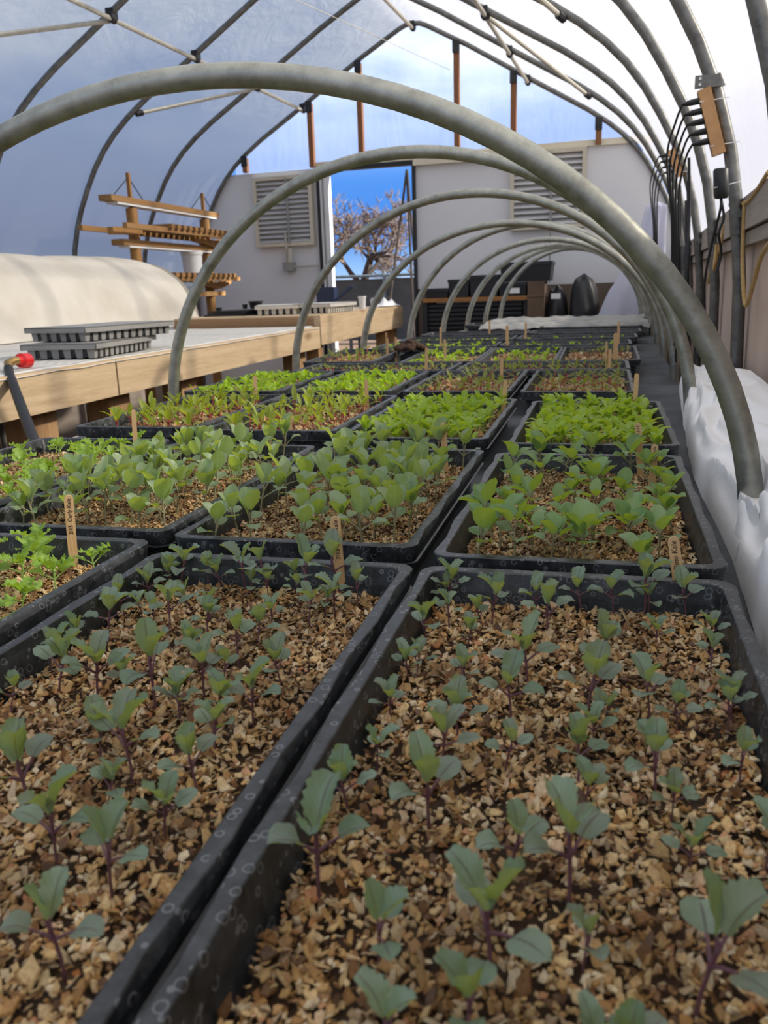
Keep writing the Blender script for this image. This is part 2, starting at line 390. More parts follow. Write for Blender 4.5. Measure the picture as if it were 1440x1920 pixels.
# end wall: panel outline follows the bow
def prof_at(z):
    P=PROF
    for (s0,z0),(s1,z1) in zip(P,P[1:]):
        if z1<=z<=z0: return s0+(s1-s0)*(z0-z)/max(1e-6,z0-z1)
    return 2.17
def wallpoly(m,u0,u1,z0,z1,v,th=.02,clipL=False,clipR=False,n=14):
    zs=[z0+(z1-z0)*i/n for i in range(n+1)]; L=[]; Rr=[]
    for z in zs:
        s_=prof_at(z)+.02
        L.append((UC-s_ if clipL else u0,z)); Rr.append((UC+s_ if clipR else u1,z))
    vs=[]; 
    for vv in (v,v+th):
        for (a,z) in L: vs.append(W(a,vv,z))
        for (a,z) in Rr: vs.append(W(a,vv,z))
    k=n+1; fs=[]
    for i in range(n):
        fs.append((i,k+i,k+i+1,i+1)); fs.append((2*k+i,2*k+i+1,3*k+i+1,3*k+i))
        fs.append((i,i+1,2*k+i+1,2*k+i)); fs.append((k+i,3*k+i,3*k+i+1,k+i+1))
    fs.append((n,k+n,3*k+n,2*k+n)); fs.append((0,2*k,3*k,k))
    m.add(vs,fs)
m=MB(); wallpoly(m,0,-2.83,0,2.105,VEND+.03,.03,clipL=True); wallpoly(m,-1.945,0,1.06,2.105,VEND+.03,.03,clipR=True)
tag(m.build('wall_end',M['panel'],smooth=False),kind='structure')
m=MB(); wallpoly(m,-1.945,0,0,1.06,VEND+.03,.03,clipR=True); tag(m.build('wall_end_lower',M['brownpanel'],smooth=False),kind='structure')
# gable film
m=MB(); g=[(u,z) for u,z in sect(.03,2.10)]
vs=[W(u,VEND+.05,z) for u,z in g]; c=W(UC,VEND+.05,2.105); 
m.add([c]+vs,[(0,i+1,i+2) for i in range(len(vs)-1)]); tag(m.build('window_1',M['gable'],smooth=False),kind='structure')
m=MB(); m.box((-2.83,VEND-.0,2.105),(-.0,VEND+.055,2.15),0,WT); m.box((-1.95,VEND-.02,2.06),(-1.05,VEND+.01,2.13),0,WT); tag(m.build('trim_2',M['header'],smooth=False),kind='structure')
# door opening: dark frame + pushed back white door leaf edge
m=MB(); m.box((-2.83,VEND-.01,0),(-2.80,VEND+.06,2.105),0,WT); m.box((-1.965,VEND-.01,0),(-1.94,VEND+.06,2.105),0,WT); m.box((-2.80,VEND-.01,2.07),(-1.965,VEND+.06,2.105),0,WT)
d=m.build('door_1',M['black_plastic'],smooth=False); tag(d,kind='structure')
m=MB(); m.box((-2.795,VEND-.02,.02),(-2.715,VEND+.05,2.07),0,WT); m.build('door_leaf_edge',M['white_plastic'],d,smooth=False)
m=MB(); m.box((-2.772,VEND-.028,.02),(-2.758,VEND-.02,2.07),0,WT); m.build('door_seal',M['grey_plastic'],d,smooth=False)
m=MB(); wallpoly(m,0,0,0,.9,VBACK-.02,.03,clipL=True,clipR=True); tag(m.build('wall_back',M['panel'],smooth=False),kind='structure')
m=MB(); g=sect(.0,.9); c=W(UC,VBACK-.01,.905); m.add([c]+[W(u,VBACK-.01,z) for u,z in g],[(0,i+1,i+2) for i in range(len(g)-1)]); tag(m.build('added_back_opening',M['back_light_film'],smooth=False),kind='structure')  # unseen opening added behind the camera to light the near trays

# gable studs
STUD=[(-3.494,'gable stud at the far left, shortest on that side'),(-2.853,'gable stud above the left side of the door'),(-2.40,'tall gable stud above the middle of the doorway'),(-1.57,'tallest gable stud right of the doorway, near the ridge'),(-1.109,'gable stud where the right purlin meets the end bow'),(-.443,'shortest gable stud at the far right of the end wall')]
for u,l in STUD:
    zt=[z for s_,z in [(0,0)]]; s_=abs(u-UC)
    z=np.interp(s_,[p[0] for p in PROF],[p[1] for p in PROF])-.03
    t=thing('gable_stud','orange-brown wooden '+l,'wooden stud',W(u,VEND,2.11),'gable studs above the end wall')
    m=MB(); m.box((u-.022,VEND-.03,2.11),(u+.022,VEND+.015,z),0,WT); m.build('stud',M['stud'],t,smooth=False)
    m=MB(); m.box((u-.028,VEND-.04,z-.07),(u+.028,VEND-.028,z+.02),0,WT); m.build('bracket',M['clampdark'],t,smooth=False)

# ------------------------------------------------------------------ bows, purlins, braces
BV=[(7.3,'end bow standing against the far gable wall'),(6.4,'second bow from the gable wall'),(5.48,'third bow from the gable wall'),(4.55,'fourth bow from the gable wall'),(3.62,'fifth bow from the gable wall'),(2.72,'sixth bow from the gable wall, carrying the nearer power strip'),(1.85,'nearest bow, at the right edge of the picture'),(.95,None),(.0,None),(-.95,None)]
def bowpts(v):
    p=[(UC-s_,z) for s_,z in reversed(PROF)]+[(UC+s_,z) for s_,z in PROF[1:]]
    return [W(u,v,z) for u,z in p]
for v,l in BV:
    if l is None: continue
    t=thing('greenhouse_bow','galvanized steel '+l,'greenhouse bow',W(UC,v,0),'steel bows of the greenhouse')
    pts=bowpts(v)
    m=MB(); m.tube(pts,.019,10); m.build('pipe',M['bow'],t)
    m=MB(); m.box((.21,v-.034,1.235),(.252,v+.034,1.255),0,WT); m.tube([W(UC+2.148,v,1.19),W(UC+2.14,v,1.26)],.024,10); m.build('sleeve',M['bow'],t)
def pz(s_): return float(np.interp(s_,[p[0] for p in PROF],[p[1] for p in PROF]))
def purlin(u,lab,v0,dz=-.035,mat='brace',joints=True):
    t=thing('purlin_pipe',lab,'purlin pipe',W(u,v0,pz(abs(u-UC))+dz),'purlin pipes running along the roof')
    m=MB(); z=pz(abs(u-UC))+dz; m.tube([W(u,v0,z),W(u,VEND,z)],.0135,8); m.build('pipe',M[mat],t)
    for v,l in BV:
        if v<v0+.05 or v>7.4: continue
        m=MB(); m.tube([W(u,v-.018,z),W(u,v+.018,z)],.022,10); m.box((u-.02,v-.03,z+.0),(u+.02,v+.03,z+.05),0,WT); m.build('clamp',M['clampdark'],t)
purlin(-2.92,'pale steel purlin pipe along the left slope of the roof',1.0)
purlin(-1.0,'pale steel purlin pipe along the right slope of the roof',1.0)
purlin(UC,'steel ridge pipe along the peak of the roof',1.0)
def brace(p,q,lab):
    t=thing('brace_pipe','pale steel brace pipe '+lab,'brace pipe',p,'diagonal roof braces')
    m=MB(); m.tube([p,q],.0125,8); m.build('pipe',M['brace'],t)
    m=MB(); d=(Vector(q)-Vector(p)).normalized(); m.tube([Vector(q)-d*.03,Vector(q)+d*.02],.02,8); m.build('end_clamp',M['clampdark'],t)
def on(u,v,dz=-.03): return W(u,v,pz(abs(u-UC))+dz)
brace(on(-2.94,6.38),on(-3.404,5.50),'on the left slope, behind the nearest hoop')
brace(on(-2.94,4.55),on(-3.42,3.62),'on the left slope at the top left corner')
brace(on(-.98,5.50),on(-.46,6.38),'on the right slope, longer in view')
brace(on(-.98,3.62),on(-.46,4.53),'on the right slope near the top edge')
m=MB(); m.tube([W(-2.55,4.0,2.72),W(-2.2,5.4,2.83),W(-1.62,7.25,2.75)],.0025,5); tag(m.build('roof_wire',M['brace']),'thin pale wire strung diagonally under the left roof film','wire')

# ------------------------------------------------------------------ louvre vents on the end wall
def vent(u0,u1,z0,z1,lab,n,post):
    t=thing('louver_vent',lab,'louver vent',W((u0+u1)/2,VEND,z0),'louver vents in the end wall'); v=VEND-.005
    m=MB()
    for a in ((u0-.03,z0-.03,u0,z1+.03),(u1,z0-.03,u1+.03,z1+.03),(u0,z1,u1,z1+.03),(u0,z0-.03,u1,z0)): m.box((a[0],v-.03,a[1]),(a[2],v+.03,a[3]),0,WT)
    m.build('frame',M['ventwood'],t,smooth=False)
    h=(z1-z0)/n; 
    m=MB()
    for i in range(n):
        z=z0+h*i; m.add([W(u0,v-.028,z+.006),W(u1,v-.028,z+.006),W(u1,v+.02,z+h*.98),W(u0,v+.02,z+h*.98),W(u0,v-.022,z+.002),W(u1,v-.022,z+.002),W(u1,v+.026,z+h*.95),W(u0,v+.026,z+h*.95)],[(0,1,2,3),(7,6,5,4),(0,4,5,1),(1,5,6,2),(2,6,7,3),(3,7,4,0)])
    m.build('slats',M['vent'],t,smooth=False)
    m=MB(); uc=(u0+u1)/2+post; m.box((uc-.008,v-.045,z0-.01),(uc+.008,v-.033,z1+.01),0,WT); m.build('linkage_rod',M['grey_plastic'],t,smooth=False)
    return t
vent(-3.40,-2.90,1.50,2.03,'white slatted louver vent left of the doorway',13,.05)
t=vent(-1.10,-.56,1.53,2.07,'white slatted louver vent right of the doorway',12,.03)
m=MB(); m.tube([W(-.80,VEND-.05,1.53),W(-.80,VEND-.05,1.08)],.006,6); m.build('pull_chain',M['grey_plastic'],t)
t=thing('junction_box','grey electrical box with conduit under the left louver vent','electrical box',W(-3.12,VEND,1.27))
m=MB(); m.box((-3.17,VEND-.06,1.255),(-3.08,VEND+.03,1.33),0,WT); m.build('box',M['grey_plastic'],t,smooth=False)
m=MB(); m.tube([W(-3.14,VEND-.03,1.33),W(-3.14,VEND-.03,1.58)],.012,6); m.tube([W(-3.11,VEND-.04,1.33),W(-3.10,VEND-.04,1.45)],.022,6); m.tube([W(-3.08,VEND-.03,1.29),W(-2.84,VEND-.03,1.29)],.008,6); m.build('conduit',M['brace'],t)

# ------------------------------------------------------------------ growing bed
t=thing('growing_bed','long low growing bench topped with grey weed mat under the hoops','growing bench',(-.4,0,0))
m=MB()
def bedfn(a,b):
    y=-.3+6.6*a; xl=np.interp(y,[0,2.2,4.0,4.6,6.4],[-1.2,-1.2,-1.16,-1.03,-.74]); xr=np.interp(y,[0,1,3,6.4],[.245,.235,.27,.31]); x=xl+(xr-xl)*b
    z=bedz(y)
    if b>.93: z+=.004*math.sin(y*21)+.003*math.sin(y*47)
    return (x,y,z)
m.grid(bedfn,66,30); m.build('weed_mat',M['weedmat'],t)
m=MB()
for i in range(22):
    y0=-.3+.3*i; y1=y0+.3
    for xa,xb in (([-1.2,-1.2,-1.16,-1.03,-.74],0),):
        xs=[np.interp(y,[0,2.2,4.0,4.6,6.4],xa) for y in (y0,y1)]
        m.bar((xs[0]-.012,y0,bedz(y0)-.05),(xs[1]-.012,y1,bedz(y1)-.05),.035,.09)
    xs=[np.interp(y,[0,1,3,6.4],[.245,.235,.27,.31]) for y in (y0,y1)]
    m.bar((xs[0]-.02,y0,bedz(y0)-.055),(xs[1]-.02,y1,bedz(y1)-.055),.03,.09)
m.bar((-.76,6.3,bedz(6.3)-.05),(.29,6.3,bedz(6.3)-.05),.035,.09)
m.build('side_boards',M['boardtrim'],t,smooth=False)
for y in (.2,1.8,3.4,5.0,6.2):
    for x in (float(np.interp(y,[0,2.2,4.0,4.6,6.4],[-1.1,-1.1,-1.06,-.93,-.64])),.17):
        m=MB(); m.box((x-.045,y-.045,0),(x+.045,y+.045,bedz(y)-.06)); m.build('leg',M['post'],t,smooth=False)

# ------------------------------------------------------------------ low tunnel hoops
HO=[(1.1,1.1,-1.22,.222,1.347,'nearest and widest, arching across the whole picture'),
 (2.16,2.09,-1.145,.237,1.39,'second from the front, rising above the doorway'),
 (3.22,2.97,-1.165,.265,1.385,'third from the front'),
 (4.02,3.85,-1.105,.285,1.335,'fourth from the front'),
 (4.42,4.35,-.965,.285,1.355,'fifth from the front, crossing the right louver vent'),
 (4.96,4.9,-.885,.285,1.305,'sixth from the front'),
 (5.4,5.35,-.81,.285,1.292,'seventh from the front'),
 (5.72,5.7,-.74,.285,1.297,'second farthest, over the white sheet'),
 (6.22,6.2,-.70,.28,1.30,'farthest and smallest, by the black bins')]
for i,(yl,yr,xl,xr,za,l) in enumerate(HO):
    t=thing('tunnel_hoop','grey galvanized low tunnel hoop, '+l,'tunnel hoop',((xl+xr)/2,(yl+yr)/2,bedz(yl)),'hoops arching over the growing bed')
    z0=bedz((yl+yr)/2); xc=(xl+xr)/2; a=(xr-xl)/2; H=za-z0; pts=[]
    for k in range(49):
        th=PI*k/48; x=xc-a*math.cos(th); z=z0+H*math.sin(th); f=(x-xl)/(xr-xl); pts.append((x,yl+(yr-yl)*f,z))
    pts=[(pts[0][0],pts[0][1],z0-.10)]+pts+[(pts[-1][0],pts[-1][1],z0-.10)]
    m=MB(); m.tube(pts,.0155,12); m.build('pipe',M['galv'],t)
    for sx_,q in ((xl,pts[0]),(xr,pts[-1])):
        m=MB(); m.tube([(q[0],q[1],z0-.16),(q[0],q[1],z0-.03)],.0195,10); m.build('socket',M['bow'],t)

# ------------------------------------------------------------------ trays
def rrect(w,l,inset,rad,n=6,notch=0):
    """loop of points around a rounded rectangle centred on 0"""
    a=w/2-inset; b=l/2-inset; r=max(.002,rad-inset*.5); pts=[]
    sides=[((a,-b+r),(a,b-r),0),((a-r,b),(-a+r,b),1),((-a,b-r),(-a,-b+r),0),((-a+r,-b),(a-r,-b),1)]
    cen=[(a-r,b-r,0),(-a+r,b-r,90),(-a+r,-b+r,180),(a-r,-b+r,270)]
    TT=[0,.10,.105,.24,.245,.38,.385,.5,.505,.63,.635,.76,.765,.9,.905,1]
    for (p,q,short),(cx_,cy_,a0) in zip(sides,cen):
        for k_,tt in enumerate(TT[:-1]):
            x=p[0]+(q[0]-p[0])*tt; y=p[1]+(q[1]-p[1])*tt
            st=notch*(1 if ((k_+1)//2)%2==1 else 0) if not short else 0
            if abs(x)>abs(y)*w/l and not short: x-=math.copysign(st,x)
            pts.append((x,y))
        for k_ in range(n):
            an=R(a0+90*k_/n); pts.append((cx_+r*math.cos(an),cy_+r*math.sin(an)))
    return pts
def loft(loops,capb=True):
    m=MB(); n=len(loops[0][0])
    for (pts,z) in loops:
        m.v.extend([(x,y,z) for x,y in pts])
    for i in range(len(loops)-1):
        for k_ in range(n): m.f.append([i*n+k_,i*n+(k_+1)%n,(i+1)*n+(k_+1)%n,(i+1)*n+k_]); m.m.append(0)
    if capb: m.f.append([(len(loops)-1)*n+k_ for k_ in range(n)]); m.m.append(0)
    return m
TW,TL=.281,.541
def tray_meshes():
    rim=[(.007,-.021,.0),(.0012,-.0205,.0),(.0008,-.0195,.0),(.003,-.0185,0),(.0005,-.006,.0),(.0003,-.0008,.0035),(.0012,.0,.0035),(.0112,.0,0),(.0122,-.0008,0),(.0135,-.006,0)]
    mr=loft([(rrect(TW,TL,i,.017,notch=nn),z) for i,z,nn in rim],False)
    tub=[(.0130,-.004,0),(.0165,-.030,0),(.0215,-.060,0)]
    outer=[(.0235,-.064),(.0185,-.034),(.0125,-.008)]
    mt_=loft([(rrect(TW,TL,i,.017),z) for i,z in outer]+[(rrect(TW,TL,.0125,.017),-.003)]+[(rrect(TW,TL,i,.017),z) for i,z,_ in tub],True)
    n=len(rrect(TW,TL,.02,.017)); mt_.f.append(list(reversed(range(n)))); mt_.m.append(0)
    return mr.mesh('tray_rim',M['tray'],angle=24),mt_.mesh('tray_tub',M['tray'],angle=35)
RIMM,TUBM=tray_meshes()

# ------------------------------------------------------------------ vermiculite: a bumpy bed with thousands of loose chips in one mesh
SW,SL=.245,.505
def chips_mesh(name,count,size,seed):
    r=np.random.RandomState(seed); m=MB()
    def base(a,b):
        x=(a-.5)*SW; y=(b-.5)*SL; h=.004*noise.noise(Vector((x*25,y*25,seed)))+.003*noise.noise(Vector((x*60,y*60,seed+3)))
        ed=min(a,1-a,b,1-b); return (x,y,h-.004-(.006 if ed<.01 else 0))
    m.grid(base,30,60,1)
    nv=5
    xy=(r.rand(count,2)-.5)*np.array([SW-.004,SL-.004]); sz=size*np.exp(r.randn(count)*.36)
    sz=np.clip(sz,size*.45,size*2.3)
    for i in range(count):
        x,y=xy[i]; s_=sz[i]; h=.004*noise.noise(Vector((x*25,y*25,seed)))+.003*noise.noise(Vector((x*60,y*60,seed+3)))
        tz=r.rand()*.0035-.0015+s_*.12
        ang=r.rand()*6.28+np.sort(r.rand(nv))*1.0+np.arange(nv)*6.28/nv
        rad=s_*.5*(.7+.55*r.rand(nv)); asp=.55+.45*r.rand(); th=s_*(.05+.10*r.rand())
        px_=np.cos(ang)*rad; py_=np.sin(ang)*rad*asp
        rot=r.rand()*6.28; c_,s2=math.cos(rot),math.sin(rot)
        tx,ty=r.randn(2)*.5
        X=px_*c_-py_*s2; Y=px_*s2+py_*c_; Z=X*tx+Y*ty+(r.rand(nv)-.5)*s_*.12
        top=[(x+X[k_]*.86,y+Y[k_]*.86,h+tz+Z[k_]+th) for k_ in range(nv)]; bot=[(x+X[k_],y+Y[k_],h+tz+Z[k_]) for k_ in range(nv)]
        fs=[tuple(range(nv))]+[(k_,nv+k_,nv+(k_+1)%nv,(k_+1)%nv) for k_ in range(nv)]
        m.add(top+bot,fs,0)
    return m.mesh(name,[M['chips'],M['soil']],smooth=False)
CHI=[chips_mesh('vermiculite_fine',12500,.0046,1),chips_mesh('vermiculite_fine',12500,.0046,2)]
CLO=[chips_mesh('vermiculite_far',2600,.0085,3)]

TR=[]   # all trays
def place_tray(key,xc,y0,lab,soil_lab,hi=0,cross=False,rz=0,has_soil=True,ls=1.0):
    """xc: centre across; y0: near edge along the bed"""
    ln=TW if cross else TL*ls; yc=y0+ln/2; z=bedz(yc)+.065; tilt=math.atan(.015) if yc>3 else 0
    t=thing('seedling_tray',lab,'seedling tray',(xc,yc,z),'black trays on the growing bed')
    t.rotation_euler=(tilt,0,rz+(PI/2 if cross else 0)) if not cross else (0,0,PI/2+rz)
    t.scale=(1,ls,1)
    for nm,me in (('rim',RIMM),('tub',TUBM)):
        o=bpy.data.objects.new(nm,me); COL.objects.link(o); o.parent=t
    if has_soil:
        s_=bpy.data.objects.new('vermiculite',CHI[len(TR)%2] if hi else CLO[0]); COL.objects.link(s_)
        s_.location=(xc,yc,z-.0285); s_.rotation_euler=(tilt if not cross else 0,0,rz+(PI/2 if cross else 0)+(PI if len(TR)%3==1 else 0))
        s_.scale=(1,ls,1)
        tag(s_,soil_lab,'growing medium','vermiculite filling the trays','stuff')
    info=dict(key=key,x=xc,y=yc,w=(TL if cross else TW),l=ln,z=z-.0285,rz=rz); TR.append(info); return info
T={}
def tr(key,xc,y0,where,**kw):
    T[key]=place_tray(key,xc,y0,'black plastic seedling tray, '+where,'tan vermiculite chips filling the '+where,**kw)
    T[key]['where']=where
# near rows
tr('A1',.0125,.755-TL*1.07,'nearest tray on the right',hi=1,ls=1.07)
tr('A2',-.2755,.757-TL*1.07,'nearest tray in the middle',hi=1,ls=1.07)
tr('A3',-.581,.797-TL*1.07,'nearest tray on the left, with curly kale',hi=1,ls=1.07)
tr('B1',.0135,.785,'second-row tray on the right',hi=1)
tr('B2',-.288,.808,'second-row tray in the middle',hi=1)
tr('B3',-.583,.826,'second-row tray on the left',hi=1)
tr('B4',-.885,.87,'second-row tray on the far left, by the wooden bench',hi=1)
tr('C1',.020,1.405,'third-row lettuce tray on the right')
tr('C2',-.297,1.445,'third-row lettuce tray in the middle')
tr('C3',-.600,1.51,'third-row beet tray left of the middle')
tr('C4',-.905,1.535,'third-row beet tray on the far left')
tr('D1',-.026,2.115,'fourth-row sparse tray on the right')
tr('D2',-.330,2.125,'fourth-row sparse tray right of the middle')
tr('D3',-.645,2.135,'fourth-row bright green tray left of the middle')
tr('D4',-.965,2.14,'fourth-row bright green tray on the far left')
tr('E1',-.155,2.685,'fifth-row crosswise sparse tray on the right',cross=True)
tr('E2',-.715,2.70,'fifth-row crosswise sparse tray on the left',cross=True)
tr('F1',.018,2.99,'sixth-row tray on the right')
tr('F2',-.262,2.99,'sixth-row tray right of the middle')
tr('F3',-.545,3.0,'sixth-row tray left of the middle')
tr('F4',-.93,3.03,'sixth-row tray on the far left')
tr('G1',-.125,3.60,'seventh-row crosswise tray on the right',cross=True)
tr('G2',-.68,3.60,'seventh-row crosswise tray on the left',cross=True)
tr('H1',-.09,3.95,'eighth-row crosswise tray on the right',cross=True)
tr('H2',-.645,3.95,'eighth-row crosswise tray on the left',cross=True)
tr('I1',-.06,4.3,'ninth-row crosswise tray on the right, near the white sheet',cross=True)
tr('I2',-.61,4.3,'ninth-row crosswise tray on the left, near the white sheet',cross=True)
tr('J1',-.04,4.72,'tray half under the white sheet, on the right',cross=True)
tr('J2',-.50,5.05,'tray under the white sheet, on the left',cross=True)

# ------------------------------------------------------------------ seedlings
def leaf_part(mb,base,az,el,pet,L,Wd,kind,r,droop=.9,cup=.35,nt=9,ns=6,uvs=None):
    """petiole + blade added to mb; blade material slot 0, petiole slot 1"""
    az_=Vector((math.cos(az),math.sin(az),0)); side=Vector((-math.sin(az),math.cos(az),0)); up=Vector((0,0,1))
    p=Vector(base); d=az_*math.cos(el)+up*math.sin(el)
    if pet>0:
        e2=p+d*pet; mb.tube([p,p+d*pet*.5+up*pet*.04,e2],[.0011,.0008,.0007],5,1); p=e2
    th=el; pts=[]; dl=L/nt; q=p.copy(); ph=r.random()*6.28; wav=r.uniform(.4,1.0)
    rows=[]
    for i in range(nt+1):
        t_=i/nt
        if kind=='coty': w=max(.02,math.sin(PI*min(1,.06+t_*.94)**.9)**.6); 
        elif kind=='round': w=max(.05,math.sin(PI*(.03+.94*t_)**.85)**.62)
        elif kind=='lance': w=max(.06,math.sin(PI*(.05+.92*t_))**.8)
        elif kind=='curly': w=max(.12,math.sin(PI*(.06+.86*t_)**1.25)**.55)
        else: w=max(.06,math.sin(PI*(.04+.9*t_)**1.15)**.65)
        if kind=='kale' and .1<t_<.98: w*=1+.09*(1 if i%2 else -1)
        if kind=='curly' and .15<t_: w*=1+.16*(1 if i%2 else -1)
        nrm=(-az_*math.sin(th)+up*math.cos(th)); fwd=az_*math.cos(th)+up*math.sin(th)
        row=[]
        for j in range(ns+1):
            s_=-1+2*j/ns; a=abs(s_)
            wz={'curly':.22,'kale':.09,'round':.05,'coty':.05,'lance':.03,'lett':.06}.get(kind,.05)*Wd
            off=cup*(a**1.6)*w*Wd*.5+wz*wav*math.sin(ph+t_*(13 if kind!='curly' else 21)+s_*2.0)*a*a
            ex=0
            if kind=='coty': ex=L*.20*t_*t_*(a**1.0)*(1-.3*a)   # notched tip
            pos=q+side*(s_*w*Wd*.5*math.cos(cup*.6))+nrm*off+fwd*ex
            row.append(pos)
        rows.append(row)
        th-=droop/nt*(.5+t_); q=q+(az_*math.cos(th)+up*math.sin(th))*dl
    o=len(mb.v); 
    for row in rows: mb.v.extend([tuple(v) for v in row])
    for i in range(nt):
        for j in range(ns):
            mb.f.append([o+i*(ns+1)+j,o+(i+1)*(ns+1)+j,o+(i+1)*(ns+1)+j+1,o+i*(ns+1)+j+1]); mb.m.append(0)
    for i in range(nt+1):
        for j in range(ns+1): mb.uv[o+i*(ns+1)+j]=(j/ns,i/nt)
def finish(mb,name,mats):
    me=mb.mesh(name,mats,angle=75)
    ul=me.uv_layers.new(name='UVMap'); li=np.zeros(len(me.loops),dtype=np.int32); me.loops.foreach_get('vertex_index',li)
    dat=np.array([mb.uv.get(int(i),(.2,.5)) for i in li],dtype=np.float32).ravel(); ul.data.foreach_set('uv',dat); return me
def make_proto(kind,seed):
    """returns list of (part name, mesh); nominal height .06"""
    r=random.Random(seed); parts=[]
    K=dict(kale=('kale','stem_purple'),kohl=('kohl','stem_tan'),coll=('coll','stem_tan'),curly=('curly','stem_green'))[kind]
    mats=[M[K[0]],M[K[1]]]
    lean=(r.uniform(-.006,.006),r.uniform(-.006,.006)); hs=r.uniform(.027,.033) if kind!='curly' else r.uniform(.022,.028)
    sp=[(0,0,-.006),(lean[0]*.15,lean[1]*.15,hs*.35),(lean[0]*.6,lean[1]*.6,hs*.75),(lean[0],lean[1],hs)]
    m=MB(); m.tube(sp,[.0011,.00095,.001,.0013],6); parts.append(('stem',m.mesh('stem',M[K[1]])))
    a0=r.random()*6.28; top=Vector(sp[-1]); cb=Vector(sp[2])
    for k_ in range(2):     # seed leaves
        m=MB(); leaf_part(m,cb,a0+PI*k_+r.uniform(-.3,.3),r.uniform(.35,.75),r.uniform(.010,.015),r.uniform(.013,.017),r.uniform(.015,.020),'coty',r,droop=r.uniform(.5,1.1),cup=r.uniform(.0,.4),nt=7)
        parts.append(('seed_leaf',finish(m,'seed_leaf',mats)))
    nl={'kale':r.choice([2,3,3]),'kohl':r.choice([3,3,4]),'coll':r.choice([3,3,4]),'curly':r.choice([3,4])}[kind]
    for k_ in range(nl):
        m=MB(); az=a0+PI/2+k_*2.4+r.uniform(-.4,.4)
        if kind=='kale': leaf_part(m,top,az,r.uniform(.95,1.35),r.uniform(.003,.007),r.uniform(.018,.027),r.uniform(.014,.019),'kale',r,droop=r.uniform(.2,1.1),cup=r.uniform(.3,.8),nt=14)
        elif kind=='kohl': leaf_part(m,top,az,r.uniform(.9,1.4),r.uniform(.005,.012),r.uniform(.020,.027),r.uniform(.017,.022),'round',r,droop=r.uniform(.1,.8),cup=r.uniform(.1,.5),nt=9)
        elif kind=='coll': leaf_part(m,top,az,r.uniform(.6,1.35),r.uniform(.006,.013),r.uniform(.020,.028),r.uniform(.017,.023),'round',r,droop=r.uniform(.2,1.1),cup=r.uniform(.1,.6),nt=9)
        else: leaf_part(m,top,az,r.uniform(.6,1.2),r.uniform(.004,.009),r.uniform(.018,.026),r.uniform(.014,.019),'curly',r,droop=r.uniform(.6,1.4),cup=r.uniform(.2,.7),nt=14)
        parts.append(('leaf',finish(m,'leaf',mats)))
    return parts
PROTO={k_:[make_proto(k_,sd*31+5) for sd in range(n)] for k_,n in (('kale',16),('kohl',12),('coll',10),('curly',9))}
SPEC=dict(kale=('kale_seedling','purple-stemmed kale seedling','kale seedling'),kohl=('cabbage_seedling','grey-green round-leaved seedling','seedling'),coll=('collard_seedling','round-leaved green collard seedling','collard seedling'),curly=('curly_kale_seedling','frilly yellow-green kale seedling','kale seedling'))
def put(kind,x,y,z,h,label,group,az=None,variant=None):
    nm,_,cat=SPEC[kind]; pr=rng.choice(PROTO[kind]) if variant is None else PROTO[kind][variant%len(PROTO[kind])]
    t=thing(nm,label,cat,(x,y,z),group); s_=h/.056; wq=(.95 if kind=='kale' else 1.0)*min(s_,1.12); t.scale=(wq,wq,s_); t.rotation_euler=(rng.uniform(-.09,.09),rng.uniform(-.09,.09),rng.random()*6.28 if az is None else az)
    for pn,me in pr:
        o=bpy.data.objects.new(pn,me); COL.objects.link(o); o.parent=t
    return t
def rows_labels(P,prefix,where,nper):
    """P: list of (x,y,...). returns labels naming row from the front and place from the left"""
    idx=sorted(range(len(P)),key=lambda i:P[i][1]); lab=[None]*len(P); nrow=0
    for a in range(0,len(idx),nper):
        row=sorted(idx[a:a+nper],key=lambda i:P[i][0])
        for k_,i in enumerate(row): lab[i]='%s, %s from left in %s row of the %s'%(prefix,ORD[k_],ORD[nrow],where)
        nrow+=1
    return lab
# plants of the two nearest trays, as seen: (base x, base y, top x, top y) in the photograph
A1P=[(803,1130,797,1088),(848,1115,847,1047),(907,1183,897,1117),(922,1170,913,1077),(842,1180,842,1123),(787,1215,763,1117),(877,1220,863,1168),(757,1277,747,1208),(782,1270,777,1213),(732,1353,727,1273),(708,1447,697,1353),(958,1353,963,1223),(990,1283,985,1150),(873,1290,883,1225),(858,1387,850,1270),(830,1440,850,1313),(805,1550,813,1380),(947,1443,960,1362),(1025,1193,1030,1085),(1005,1157,1007,1075),(652,1525,630,1402),
(1092,1126,1095,1062),(1150,1129,1134,1065),(1204,1118,1200,1040),(1215,1152,1211,1090),(1283,1142,1278,1063),(1122,1250,1134,1139),(1228,1216,1220,1155),(1344,1213,1330,1136),(1330,1268,1336,1213),(1098,1360,1092,1207),(1137,1369,1128,1298),(1218,1347,1229,1222),(1113,1399,1180,1310),(1269,1375,1275,1280),(1364,1378,1333,1274),(1403,1362,1428,1265),(1084,1466,1067,1341),(1229,1500,1225,1353),(1385,1470,1382,1369),
(598,1679,587,1474),(710,1811,731,1655),(954,1646,972,1499),(921,1829,936,1588),(880,1960,893,1783),(735,1990,725,1826),(1066,1704,1030,1440),(1094,1530,1104,1459),(1258,1539,1284,1450),(1293,1640,1269,1530),(1433,1640,1400,1505),(1303,1902,1280,1627),(1092,1826,1060,1694),(1110,2000,1046,1872),(1180,2040,1190,1880)]
